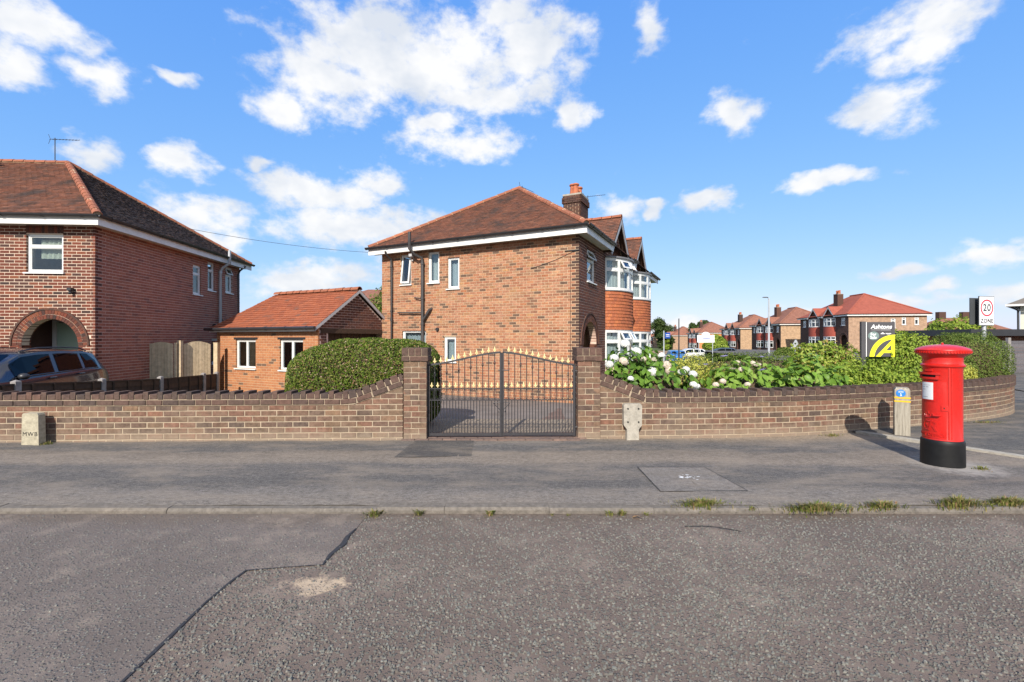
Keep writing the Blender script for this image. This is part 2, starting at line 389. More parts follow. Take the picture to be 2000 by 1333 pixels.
def core(mb, W, L, z0, z1, d0, d1, ops, arch=None):
    """the mortar wall behind the bricks, with real openings"""
    ops = list(ops)
    if arch: tc, zs, ri = arch; ops.append((tc-ri, tc+ri, z0, zs+ri))
    xs = sorted({0, L, *[o[0] for o in ops], *[o[1] for o in ops]}); zs_ = sorted({z0, z1, *[min(max(o[2], z0), z1) for o in ops], *[min(max(o[3], z0), z1) for o in ops]})
    for i in range(len(xs)-1):
        for j in range(len(zs_)-1):
            cx, cz = (xs[i]+xs[i+1])/2, (zs_[j]+zs_[j+1])/2
            if any(o[0] < cx < o[1] and o[2] < cz < o[3] for o in ops): continue
            mb.hexa(W, xs[i], xs[i+1], d0, d1, zs_[j], zs_[j+1])
    if arch:
        tc, zs, ri = arch; Q = lambda p, q, r: W(p, r, q)
        for sgn in (-1, 1):
            poly = [(tc+sgn*ri*math.cos(a), zs+ri*math.sin(a)) for a in [k*math.pi/16 for k in range(9)]]+[(tc+sgn*ri, zs+ri)]
            mb.prism(Q, poly, d0, d1)
def tiles(mb, E0, E1, T0, T1, w=.165, gauge=.105, lift=.028, jit=.006):
    E0, E1, T0, T1 = map(Vector, (E0, E1, T0, T1))
    e = (E1-E0).normalized(); up = ((T0+T1)/2-(E0+E1)/2); up = (up-e*up.dot(e)); sl = up.length; up.normalize()
    nrm = e.cross(up).normalized()
    if nrm.z < 0: nrm = -nrm
    n = max(1, int(sl/gauge)); g = sl/n
    for i in range(n):
        f = (i+.5)/n; Lp = E0.lerp(T0, f); Rp = E1.lerp(T1, f)
        x0, x1 = (Lp-E0).dot(e), (Rp-E0).dot(e)
        x = math.floor(x0/w)*w-(w/2 if i % 2 else 0)
        while x < x1:
            a, b = max(x, x0), min(x+w-.004, x1); x += w
            if b-a < .02: continue
            h = lift+random.uniform(-jit, jit); h2 = lift+random.uniform(-jit, jit); dz = random.uniform(-.004, .003)
            p = lambda u, v, hh: E0+e*u+up*(v*g)+nrm*hh
            mb.add([p(a, i+dz*8, h), p(b, i+dz*8, h2), p(b, i+1.12, .006), p(a, i+1.12, .006), p(a, i+dz*8, 0), p(b, i+dz*8, 0)], [(0,1,2,3), (4,5,1,0), (4,0,3), (5,2,1)])
_RT = {}
def ridge_mesh(mat, r=.095, ln=.30):
    if (mat, r) in _RT: return _RT[(mat, r)]
    m = MB(); n = 7; vs = []
    for y in (0, ln):
        rr = r*(1.0 if y else 1.1)
        for q in (rr, rr-.016):
            for k in range(n): a = math.pi*k/(n-1)*1.0; vs.append((q*math.cos(a), y, q*math.sin(a)-.045))
    fs = []
    for k in range(n-1): fs += [(k, k+1, 2*n+k+1, 2*n+k), (k, n+k, n+k+1, k+1), (2*n+k, 2*n+k+1, 3*n+k+1, 3*n+k)]
    m.add(vs, fs); _RT[(mat, r)] = m.mesh('ridge_tile', MT[mat]); return _RT[(mat, r)]
def ridge_line(house, p0, p1, mat='tile_ridge', name='hip_tile', ln=.32, r=.095):
    p0, p1 = Vector(p0), Vector(p1); d = p1-p0; n = max(1, int(d.length/ln)); st = d/n
    y = d.normalized(); x = y.cross(Vector((0,0,1))).normalized(); z = x.cross(y)
    q = Matrix((x, y, z)).transposed().to_quaternion()
    for i in range(n):
        qq = q @ Matrix.Rotation(random.uniform(-.03, .03), 3, 'Y').to_quaternion()
        put(name, ridge_mesh(mat, r), house, p0+st*i+Vector((0,0,random.uniform(-.006, .006))), quat=qq, scale=(1, st.length/.30*.955, 1))
def window(house, W, a0, a1, z0, z1, depth=.05, transom=None, mull=(), open_top=False, tilt=0, curtain=None, sill=True, fw=.055, wname='window', pane='glass'):
    """frame (the part) with panes, sill and curtain as its sub-parts. W(a, d, z): d inward"""
    m = MB(); d0, d1 = depth, depth+.07
    m.hexa(W, a0, a1, d0, d1, z0, z0+fw); m.hexa(W, a0, a1, d0, d1, z1-fw, z1)
    m.hexa(W, a0, a0+fw, d0+.001, d1, z0+fw, z1-fw); m.hexa(W, a1-fw, a1, d0+.001, d1, z0+fw, z1-fw)
    xs = [a0+fw]+[x for k in mull for x in (k-fw*.5, k+fw*.5)]+[a1-fw]
    for k in mull: m.hexa(W, k-fw*.5, k+fw*.5, d0+.002, d1, z0+fw, z1-fw)
    zs = [z0+fw, z1-fw]
    if transom:
        m.hexa(W, a0+fw, a1-fw, d0-.004, d1, transom-fw*.5, transom+fw*.5); zs = [z0+fw, transom-fw*.5, transom+fw*.5, z1-fw]
    # casement frames inside
    cells = []
    for i in range(0, len(xs), 2):
        for j in range(0, len(zs), 2):
            x0, x1, y0, y1 = xs[i], xs[i+1], zs[j], zs[j+1]; top = transom and j == 2
            if (top and open_top) or tilt: cells.append((x0, x1, y0, y1, True)); continue
            c = .022
            for r in ((x0, x1, y0, y0+c), (x0, x1, y1-c, y1), (x0, x0+c, y0+c, y1-c), (x1-c, x1, y0+c, y1-c)): m.hexa(W, r[0], r[1], d0+.012, d1-.01, r[2], r[3])
            cells.append((x0+c, x1-c, y0+c, y1-c, False))
    f = m.obj(wname, 'upvc', house)
    for (x0, x1, y0, y1, op) in cells:
        if op:                                             # top-hung light standing open
            k = tilt or .42; ct, st = math.cos(k), math.sin(k)
            H = lambda a, b, q, Y=y1+.02: W(a, d0-.01-(Y-q)*st+b*ct, Y-(Y-q)*ct)
            s = MB(); c = .05; X0, X1, Y0, Y1 = x0-.02, x1+.02, y0-.02, y1+.02
            for r in ((X0, X1, Y0, Y0+c), (X0, X1, Y1-c, Y1), (X0, X0+c, Y0+c, Y1-c), (X1-c, X1, Y0+c, Y1-c)): s.hexa(H, r[0], r[1], 0, .045, r[2], r[3])
            s.obj('opening_light', 'upvc', f)
            MB().hexa(H, X0+c, X1-c, .018, .024, Y0+c, Y1-c).obj('pane', pane, f)
        else: MB().hexa(W, x0, x1, d0+.03, d0+.036, y0, y1).obj('pane', pane, f)
    if sill: MB().hexa(W, a0-.04, a1+.04, -.05, d1, z0-.035, z0-.001).obj('sill', 'upvc', f)
    if curtain:
        kind, c0, c1, y0, y1 = curtain; s = MB(); n = int((c1-c0)/.035)+2; pts = [(c0+(c1-c0)*i/n, .16+depth+.018*math.sin(i*1.7)+.008*math.sin(i*.9)) for i in range(n+1)]
        vs = [W(a, d, z) for a, d in pts for z in (y0, y1)]
        s.add(vs, [(2*i, 2*i+2, 2*i+3, 2*i+1) for i in range(n)]); s.obj('blind' if kind == 'blind' else 'curtain', kind, f, smooth=True)
    return f

# ---------------------------------------------------------------- semi-detached pair, used for every house of the estate
Z_TOP, Z_EAVE, OV = 4.52, 4.70, .32
def semi(name, C, U, S, zb, label, cfg):
    """C: near front corner; U: along the front, away from the visible end wall; S: along the end wall, into the depth. zb: ground"""
    detail = cfg.get('detail', False); T = cfg.get('len', 12.35); DP = cfg.get('depth', 7.2); dz = cfg.get('dz', 0.); rise = cfg.get('rise', 2.70)
    P0 = frame2(C, U, S); P = lambda t, s, z: P0(t, s, z+dz)
    h = thing(name, (C[0], C[1], zb), label, 'house', cfg.get('group'))
    F = lambda c, d, z: P(c, d, z); E = lambda c, d, z: P(d, c, z)         # front wall and end wall: (along, inward, z)
    thF = math.atan2(U[1], U[0]); thE = math.atan2(S[1], S[0])
    crossz = U[0]*S[1]-U[1]*S[0]                                            # >0: inward is left of U
    rF = thF if crossz > 0 else thF+math.pi; rE = thE if crossz < 0 else thE+math.pi
    zb0 = zb-dz
    ac, azs, ari = 1.10, 1.38, .69; aro = ari+.235
    bc1, bc2 = 4.2, T-4.2; bw = 1.28; zt = Z_TOP
    fops = [(.78, 1.68, 3.27, 4.27), (T-1.68, T-.78, 3.27, 4.27)]
    for bc in (bc1, bc2): fops += [(bc-bw+.05, bc+bw-.05, 3.22, 4.32), (bc-bw+.05, bc+bw-.05, .62, 1.88)]
    e = cfg['end']; eops = [q[:4] for q in e]
    LF = cfg.get('front_len', T)
    # walls
    mF = MB(); k_ = .0645; core(mF, lambda c, d, z: F(c+k_, d, z), T-k_, zb0-.2, zt, .005, .25, [(o[0]-k_, o[1]-k_, o[2], o[3]) for o in fops], (ac-k_, azs, ari+.02)); mF.obj('front_wall', cfg['mortarF'], h)
    mE = MB(); core(mE, lambda c, d, z: E(c+.005, d, z), DP-.005, zb0-.2, zt, .005, .0645, [(o[0]-.005, o[1]-.005, o[2], o[3]) for o in eops]); mE.obj('end_wall', cfg['mortarE'], h)
    bk = MB(); bk.hexa(P, .26, T, DP-.25, DP-.012, zb0-.2, zt); bk.hexa(P, T-.25, T-.002, .26, DP-.25, zb0-.2, zt); bk.hexa(P, T/2-.1, T/2+.1, .26, DP-.26, zb0, zt); bk.obj('rear_wall', cfg['mortarE'], h)
    if detail:
        items = []
        for q in [(max(q[0], .066), *q[1:]) for q in bond(LF, zb0-.1, zt, joint=cfg.get('jointF', .013), ops=fops+[(ac-ari, ac+ari, zb0-.5, azs)], arch=(ac, azs, aro)) if q[1] > .1]:
            items.append((F, q, rF, cfg['brickF'](q) if callable(cfg['brickF']) else cfg['brickF']))
        for q in bond(DP, zb0-.1, zt, ops=eops):
            items.append((E, q, rE, cfg['brickE'](q) if callable(cfg['brickE']) else cfg['brickE']))
        sc = []
        for it in items:
            W, q, r, k = it; p = W((q[0]+q[1])/2, 0, (q[2]+q[3])/2); x, y = screen(p)
            sc.append((p.y if (5 < x < 1990 and y < cfg.get('ymax', 690) and q[1]-q[0] > .15) else 999, it))
        order = sorted(range(len(sc)), key=lambda i: sc[i][0])
        keep = set(i for i in order[:300] if sc[i][0] < 900)
        mats = sorted({it[3] for it in items}); rest = MB()
        for i, (d, (W, q, r, k)) in enumerate(sc):
            if i in keep:
                c = W((q[0]+q[1])/2, random.uniform(-.002, .001), (q[2]+q[3])/2)
                put('brick', brick_mesh(k, .223, .06, .0717, .003, random.randrange(4)), h, c, r, ((q[1]-q[0])/.223, 1, (q[3]-q[2])/.0717))
            else:
                rest.cur = mats.index(k); j = random.uniform(-.002, .001); rest.hexa(W, q[0], q[1], j, .06, q[2], q[3], back=False)
        tag(rest.obj('brickwork', mats, h), None, None, kind='stuff')
    # arch rings
    Q = lambda p, q, r: F(p, r, q)
    if detail:
        for ring, (r0, r1, prj) in enumerate(((ari, ari+.108, -.012), (ari+.118, ari+.225, -.012))):
            n = 30 if ring == 0 else 35
            for k in range(n):
                a0, a1 = math.pi*(k+.06)/n, math.pi*(k+.94)/n
                MB().prism(Q, [(ac+r0*math.cos(a0), azs+r0*math.sin(a0)), (ac+r1*math.cos(a0), azs+r1*math.sin(a0)), (ac+r1*math.cos(a1), azs+r1*math.sin(a1)), (ac+r0*math.cos(a1), azs+r0*math.sin(a1))], prj, .24 if ring == 0 else .1).obj('arch_brick', cfg['arch'], h)
        am = MB()
        for k in range(24):
            a0, a1 = math.pi*k/24, math.pi*(k+1)/24
            am.prism(Q, [(ac+ari*math.cos(a0), azs+ari*math.sin(a0)), (ac+aro*math.cos(a0), azs+aro*math.sin(a0)), (ac+aro*math.cos(a1), azs+aro*math.sin(a1)), (ac+ari*math.cos(a1), azs+ari*math.sin(a1))], -.002, .2)
        am.obj('arch_mortar', cfg['mortarF'], h)
    for sg in (-1, 1):                                       # brick jambs of the porch arch
        x0, x1 = sorted((ac+sg*ari, ac+sg*(ari+.1))); MB().hexa(F, x0, x1, .002, .252, zb0-.1, azs).obj('arch_jamb', cfg['arch'], h)
    lab = MB()
    for k in range(24):
        a0, a1 = math.pi*k/24, math.pi*(k+1)/24; r0, r1 = aro+.0, aro+.045
        lab.prism(Q, [(ac+r0*math.cos(a0), azs+r0*math.sin(a0)), (ac+r1*math.cos(a0), azs+r1*math.sin(a0)), (ac+r1*math.cos(a1), azs+r1*math.sin(a1)), (ac+r0*math.cos(a1), azs+r0*math.sin(a1))], -.03, .02)
    lab.obj('arch_moulding', cfg.get('label_mat', 'brick_dark'), h)
    # porch with door
    pm = MB(); pm.hexa(P, .25, .3, .25, 1.1, zb0, 2.5); pm.hexa(P, 1.95, 2.0, .25, 1.1, zb0, 2.5); pm.hexa(P, .3, 1.95, .25, 1.1, 2.3, 2.4); pm.hexa(P, .3, 1.95, .0, 1.1, zb0-.1, zb0+.12); pm.obj('porch', cfg['brickP'], h)
    dr = MB(); dr.hexa(P, .55, 1.15, 1.06, 1.1, zb0+.12, 2.0)
    d_ = dr.obj('front_door', 'door_green', h)
    fr = MB()
    for r in ((.3, .4), (.47, .54), (1.16, 1.26), (1.85, 1.95)): fr.hexa(P, r[0], r[1], 1.03, 1.12, zb0+.12, 2.3)
    fr.hexa(P, .4, 1.85, 1.035, 1.12, 2.02, 2.09); fr.obj('door_frame', 'upvc', d_)
    MB().hexa(P, .64, 1.06, 1.045, 1.056, 1.35, 1.78).obj('door_glass', 'glass', d_)
    MB().hexa(P, 1.27, 1.84, 1.06, 1.1, zb0+.12, 2.0).obj('side_panel', 'door_green', h)
    # front windows
    fw = cfg.get('frame', .055)
    window(h, F, .78, 1.68, 3.27, 4.27, transom=3.95, open_top=cfg.get('open', False), curtain=cfg.get('fcurt'), fw=fw)
    window(h, F, T-1.68, T-.78, 3.27, 4.27, transom=3.95, fw=fw)
    if detail and cfg.get('soldier'):
        for k in range(12): MB().hexa(F, .775+k*.0765, .775+k*.0765+.067, -.003, .06, 4.29, 4.29+.2).obj('soldier_brick', cfg['arch'], h)
    # bays
    for bi, bc in enumerate((bc1, bc2)):
        if bc > LF+1: continue
        phim = R(68)
        def bow(q, off=0., bw_=bw, pr=.62):
            ph = phim*q; return (bc+(bw_+off*.9)*math.sin(ph)/math.sin(phim), -(pr*(math.cos(ph)-math.cos(phim))/(1-math.cos(phim)))-off*math.cos(ph))
        bay = MB(); NS = 14
        def ring(mb, off0, off1, z0, z1, q0=-1, q1=1, n=NS):
            for k in range(n):
                qa, qb = q0+(q1-q0)*k/n, q0+(q1-q0)*(k+1)/n
                o = [bow(qa, off0), bow(qb, off0), bow(qb, off1), bow(qa, off1)]
                vs = [P(a, b, z0) for a, b in o]+[P(a, b, z1) for a, b in o]
                mb.add(vs, [(0,1,2,3), (7,6,5,4), (0,4,5,1), (1,5,6,2), (2,6,7,3), (3,7,4,0)])
        ring(bay, -.09, 0, zb0-.1, .60); ring(bay, -.09, -.005, 1.88, 3.2)
        b_ = bay.obj('bay', cfg['mortarF'], h)
        ht = MB()                                            # tile hanging between the two bay windows
        zrow = 1.86; g = .11
        for r_ in range(12):
            z0, z1 = zrow+r_*g, zrow+(r_+1)*g; n = 22
            for k in range(-1, n):
                qa, qb = -1+2*(k+(.5 if r_ % 2 else 0))/n, -1+2*(k+.97+(.5 if r_ % 2 else 0))/n
                qa, qb = max(qa, -1), min(qb, 1)
                if qb-qa < .01: continue
                o0, o1 = .032+random.uniform(-.003, .003), .008
                pa, pb, pc, pd = bow(qa, o0), bow(qb, o0), bow(qb, o1), bow(qa, o1); ia, ib = bow(qa, -.02), bow(qb, -.02)
                vs = [P(*pa, z0), P(*pb, z0), P(*pc, z1+.015), P(*pd, z1+.015), P(*ia, z0), P(*ib, z0)]
                ht.add(vs, [(0,1,2,3), (4,5,1,0)])
        tag(ht.obj('tile_hanging', cfg.get('hang', 'tile_hang'), h), None, None, kind='stuff')
        for (z0, z1) in ((3.22, 4.32), (.62, 1.86)):
            wm = MB(); ring(wm, -.06, .02, z0, z0+.06); ring(wm, -.06, .012, z1-.07, z1)
            tr = z1-.40; ring(wm, -.055, .008, tr-.03, tr+.03)
            qs = [-1, -.6, -.2, .2, .6, 1]
            for q in qs: ring(wm, -.058, .010, z0+.06, z1-.07, q-.035, q+.035, 1)
            for i in range(5):                               # casement frames
                for (c0, c1) in ((z0+.06, tr-.03), (tr+.03, z1-.07)):
                    ring(wm, -.04, .004, c0, c0+.03, qs[i]+.035, qs[i+1]-.035, 2); ring(wm, -.04, .004, c1-.03, c1, qs[i]+.035, qs[i+1]-.035, 2)
            wf = wm.obj('bay_window', 'upvc', h)
            for i in range(5):
                for (c0, c1) in ((z0+.06, tr-.03), (tr+.03, z1-.07)):
                    pm = MB(); ring(pm, -.022, -.016, c0, c1, qs[i]+.02, qs[i+1]-.02, 2)
                    is_open = cfg.get('bay_open') and bi == 0 and i in (1, 2) and c0 > tr
                    if not is_open: pm.obj('pane', 'glass', wf)
                    else:
                        (xa, ya), (xb, yb) = bow(qs[i]+.04), bow(qs[i+1]-.04); ex = V(xb-xa, yb-ya, 0); nn = V(ex.y, -ex.x, 0).normalized()
                        if nn.y > 0: nn = -nn
                        hgt = c1-c0; sw = MB(); ct, st = math.cos(.5), math.sin(.5)
                        HH = lambda a, b, z: P(xa+ex.x*a+nn.x*((c1-z)*st+b), ya+ex.y*a+nn.y*((c1-z)*st+b), c1-(c1-z)*ct)
                        for r in ((0, 1, c0, c0+.05), (0, 1, c1-.05, c1), (0, .11, c0+.05, c1-.05), (.89, 1, c0+.05, c1-.05)): sw.hexa(HH, r[0], r[1], .0, .04, r[2], r[3])
                        sw.obj('opening_light', 'upvc', wf); MB().hexa(HH, .11, .89, .015, .02, c0+.05, c1-.05).obj('pane', 'glass', wf)
            if detail:
                cu = MB(); n = 60
                pts = []
                for k in range(n+1):
                    q = -.98+1.96*k/n
                    if -.15 < q < .3 and z0 > 2: pts.append(None); continue
                    a, b = bow(q, -.16+.015*math.sin(k*1.9)); pts.append((a, b))
                for k in range(n):
                    if pts[k] and pts[k+1]: cu.quad(P(*pts[k], z0+.03), P(*pts[k+1], z0+.03), P(*pts[k+1], z1-.05), P(*pts[k], z1-.05))
                cu.obj('curtain', 'curtain', wf, smooth=True)
        cp = MB(); ring(cp, -.3, .07, 4.32, 4.37); ring(cp, -.6, -.3, 4.321, 4.44); ring(cp, -.02, .05, 3.185, 3.215); cp.obj('bay_roof', 'lead', h)
        # gable over the bay
        gh, ge, gw, gs = 5.97, 4.50, 1.55, -.28; sb = 1.55
        gm = MB(); gm.prism(lambda p, q, r: P(p, r, q), [(bc-gw+.22, ge+.02), (bc+gw-.22, ge+.02), (bc, gh-.2)], -.03, .1); gm.obj('gable_wall', cfg.get('gable', cfg['mortarF']), h)
        if detail:
            gb = MB()
            for q in bond(2*gw, ge+.03, gh-.2):
                hw = (gh-.22-q[3])/(gh-ge)*gw*1.0-.1
                a0, a1 = max(q[0], gw-hw), min(q[1], gw+hw)
                if a1-a0 > .04: gb.hexa(F, bc-gw+a0, bc-gw+a1, -.042, .0, q[2], q[3])
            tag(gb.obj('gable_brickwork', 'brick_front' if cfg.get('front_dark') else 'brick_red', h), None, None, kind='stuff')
        rm = MB(); um = MB(); bb = MB()
        for sg in (-1, 1):
            e0, e1 = P(bc+sg*gw, gs, ge), P(bc+sg*gw, sb, ge); t0, t1 = P(bc, gs, gh), P(bc, sb, gh)
            if detail: tiles(rm, e0, e1, t0, t1)
            um.add([e0, e1, t1, t0]+[x-V(0,0,.07) for x in (e0, e1, t1, t0)], [(0,1,2,3), (7,6,5,4), (0,4,5,1), (1,5,6,2), (2,6,7,3), (3,7,4,0)])
            bb.prism(lambda p, q, r: P(p, r, q), [(bc+sg*gw, ge-.075), (bc, gh-.075), (bc, gh-.25), (bc+sg*(gw-.1), ge-.14)], gs-.002, gs+.03)
        um.obj('gable_deck', cfg['tile'] if not detail else 'soffit_brown', h); bb.obj('bargeboard', cfg.get('barge', 'grey_paint'), h)
        if detail: tag(rm.obj('gable_tiles', cfg['tile'], h), None, None, kind='stuff')
        if detail: ridge_line(h, P(bc, gs, gh+.03), P(bc, sb, gh+.03), name='ridge_tile', r=.1)
    # end wall windows
    for q in e:
        o = q[4] if len(q) > 4 else {}
        window(h, E, *q[:4], fw=fw, **o)
    # roof
    ap = (DP)/2; hr = ap+OV*.3; zr = Z_EAVE+rise
    a0, a1 = P(hr, ap, zr), P(T-hr, ap, zr)
    c00, c01, c10, c11 = P(-OV, -OV, Z_EAVE), P(-OV, DP+OV, Z_EAVE), P(T+OV, -OV, Z_EAVE), P(T+OV, DP+OV, Z_EAVE)
    dk = MB(); dk.add([c00, c01, c10, c11, a0, a1], [(0, 1, 4), (0, 4, 5, 2), (2, 5, 3), (1, 3, 5, 4)])
    dk.obj('roof', cfg['tile'] if not detail else 'soffit_brown', h)
    if detail:
        tm = MB(); tiles(tm, c00, c01, a0, a0); tm.obj('end_tiles', cfg['tileE'], h)['kind'] = 'stuff'
        tm = MB(); tiles(tm, c00, c10, a0, a1); tm.obj('front_tiles', cfg['tile'], h)['kind'] = 'stuff'
        up = V(0,0,.05); ridge_line(h, c00+up, a0+up); ridge_line(h, c01+up, a0+up); ridge_line(h, a0+up, a1+up, name='ridge_tile')
        hm = MB()
        for p in (c00, c01): hm.tube([p.lerp(a0, .008)+V(0,0,.012), a0+V(0,0,.012)], .085, 8)
        hm.tube([a0+V(0,0,.012), a1+V(0,0,.012)], .085, 8); hm.obj('hip_mortar', 'mortar', h)
    else:
        hm = MB()
        for p in (c00, c01): hm.tube([p+V(0,0,.02), a0+V(0,0,.02)], .11, 6)
        hm.tube([a0+V(0,0,.02), a1+V(0,0,.02)], .11, 6); hm.obj('hip_tiles', cfg['tile'], h)
    # eaves: soffit, fascia, gutter; the front run breaks at the gables
    runs = [(-OV, bc1-1.42), (bc1+1.42, bc2-1.42), (bc2+1.42, T+OV)]
    MB().hexa(P, -OV+.02, .02, -OV+.02, DP+OV-.02, zt-.015, zt+.015).obj('soffit', 'white_paint', h)
    MB().hexa(P, -OV-.002, -OV+.022, -OV, DP+OV, zt-.065, zt+.15).obj('fascia', 'white_paint', h)
    for a, b in runs:
        MB().hexa(P, max(a, .02), b, -OV+.02, .02, zt-.014, zt+.014).obj('soffit', 'white_paint', h)
        MB().hexa(P, max(a, -OV+.022), b, -OV-.002, -OV+.022, zt-.065, zt+.15).obj('fascia', 'white_paint', h)
    def gut(p0, p1):
        gt = MB()
        p0, p1 = Vector(p0), Vector(p1); d = (p1-p0).normalized(); o = d.cross(V(0,0,1)); n = 6; m_ = n+1
        def shell(q0, q1, r):
            vs = []
            for p in (q0, q1):
                for rr in (r, r-.010):
                    for k in range(n+1): a = math.pi*k/n; vs.append(p+o*(rr*math.cos(a))-V(0,0,1.15)*(rr*math.sin(a)))
            fs = []
            for k in range(n): fs += [(k, k+1, 2*m_+k+1, 2*m_+k), (m_+k, 3*m_+k, 3*m_+k+1, m_+k+1)]
            fs += [(0, 2*m_, 3*m_, m_), (n, m_+n, 3*m_+n, 2*m_+n)]; gt.add(vs, fs)
        shell(p0, p1, .064)
        ln = (p1-p0).length; k = .4
        while k < ln:                                        # joints and brackets
            q = p0+d*k; shell(q-d*.03, q+d*.03, .072); k += .95
        gt.obj('gutter', 'black_plastic', h, smooth=True)
    go = OV+.064; gz = zt+.185
    gut(P(-go, -go, gz), P(-go, DP+go, gz))
    for a, b in runs: gut(P(a if a > 0 else -go, -go, gz), P(b if b < T else T+go, -go, gz))
    # chimney stack on the party wall
    ct, cs = cfg.get('chim', (T/2, 2.1)); cw, cl = .38, .52; ztop = 7.72 if rise > 2.5 else 7.4
    ztop = Z_EAVE+rise+.12
    cm = MB(); CH = lambda a, b, z: P(ct+a, cs+b, z)
    cm.hexa(CH, -cl+.01, cl-.01, -cw+.01, cw-.01, 5.4, ztop-.02)
    ch = cm.obj('chimney', cfg.get('chmort', 'mortar') if detail else cfg.get('chfar', 'brick_dark'), h)
    if detail:
        bm = MB()
        for k, z in enumerate(np.arange(5.4, ztop-.07, .0812)):
            top = z > ztop-.36; o = .05 if top and z < ztop-.12 else (.02 if top else 0.)
            for (ax, ln, dd) in ((0, 2*cl, cw), (1, 2*cw, cl)):
                a = -ln/2-(.116 if (k+ax) % 2 else 0)
                while a < ln/2:
                    x0, x1 = max(a, -ln/2)-(o if a <= -ln/2 else 0), min(a+.219, ln/2)+(o if a+.23 > ln/2 else 0); a += .2325
                    if x1-x0 < .03: continue
                    for sg in (-1, 1):
                        d0, d1 = sorted((sg*(dd+o), sg*(dd-.05)))
                        if ax == 0: bm.hexa(CH, x0, x1, d0, d1, z, z+.0717)
                        else: bm.hexa(CH, d0, d1, x0+.001, x1-.001, z+.0003, z+.0714)
        tag(bm.obj('chimney_brickwork', 'brick_dark', ch), None, None, kind='stuff')
    MB().hexa(CH, -cl-.02, cl+.02, -cw-.02, cw+.02, ztop-.02, ztop+.05).obj('chimney_cap', 'concrete', ch)
    for i, (a, b) in enumerate(((-.34, -.1), (-.1, .1), (.14, -.1), (.36, .08))):
        p = CH(a, b, ztop+.05); hh = .44+.08*(i % 2)
        MB().lathe(p, [(.145, 0), (.135, .05), (.11, hh-.10), (.15, hh-.07), (.15, hh-.03), (.12, hh), (.08, hh)], 12).obj('chimney_pot', 'terracotta', ch, smooth=30)
    return h, P, F, E
# ================================================================ ground, roads, paving
def road_mat(name, base, stone, patch=False):
    g = G(name)
    vo = g.n('ShaderNodeTexVoronoi', feature='F1'); vo.inputs['Scale'].default_value = 62 if not patch else 70; g.l(g.pos, vo.inputs['Vector'])
    cell = g.n('ShaderNodeSeparateColor'); g.l(vo.outputs['Color'], cell.inputs[0])
    d = vo.outputs['Distance']
    wear = g.noise(.9, 5, .6); wear2 = g.noise(4.5, 4, .6)
    show = g.math('GREATER_THAN', cell.outputs[0], .42 if not patch else .5)
    st = g.math('MULTIPLY', g.ramp(d, [(.28, 1.), (.5, 0.)]), show)
    c = g.mix(g.ramp(wear, [(.3, 0.), (.7, 1.)]), tuple(x*.8 for x in base), tuple(x*1.18 for x in base))
    c = g.mix(g.math('MULTIPLY', st, .8), c, g.ramp(cell.outputs[1], [(0, stone[0]), (.5, stone[1]), (.95, stone[2]), (1, (.28,.265,.24))]))
    c = g.mix(1., c, g.ramp(g.noise(160, 3, .7), [(.3, .72), (.7, 1.22)]), 'MULTIPLY')
    if not patch:                                            # pale sand trodden into the surface
        mp = g.n('ShaderNodeVectorMath', operation='SUBTRACT'); g.l(g.pos, mp.inputs[0]); mp.inputs[1].default_value = (-1.22, 2.86, 0)
        ms = g.n('ShaderNodeVectorMath', operation='MULTIPLY'); g.l(mp.outputs[0], ms.inputs[0]); ms.inputs[1].default_value = (2.5, 3.9, 0)
        ln = g.n('ShaderNodeVectorMath', operation='LENGTH'); g.l(ms.outputs[0], ln.inputs[0])
        k = g.math('ADD', g.math('SUBTRACT', .75, ln.outputs['Value']), g.math('MULTIPLY', g.math('SUBTRACT', g.noise(14, 6, .7), .5), 1.6))
        c = g.mix(g.ramp(k, [(.22, 0.), (.55, .95)]), c, (.50,.385,.27))
    spy = g.n('ShaderNodeSeparateXYZ'); g.l(g.pos, spy.inputs[0])       # silt lying in the gutter along the kerb
    gut_ = g.math('ADD', spy.outputs[1], g.math('MULTIPLY', g.math('SUBTRACT', g.noise(2.2, 5, .65), .5), .5))
    c = g.mix(g.ramp(g.math('SUBTRACT', gut_, 3.0), [(.72, 0.), (.92, .75)]), c, (.135,.105,.082))
    dust = g.ramp(g.math('ADD', wear2, g.math('MULTIPLY', wear, .6)), [(.82, 0.), (1.12, .4)])
    c = g.mix(dust, c, (.29,.235,.19))
    h = g.math('ADD', g.math('MULTIPLY', st, .8), g.math('MULTIPLY', g.noise(220, 3, .7), .35))
    g.bump(h, 1.0 if not patch else .8, .014)
    return g.fin(c, .85, .25)
MT['road'] = road_mat('road_chippings', (.165,.127,.106), [(.11,.107,.098), (.165,.165,.15), (.22,.22,.20)])
MT['road_patch'] = road_mat('road_patch', (.152,.125,.110), [(.095,.093,.09), (.155,.153,.148), (.23,.228,.22)], True)
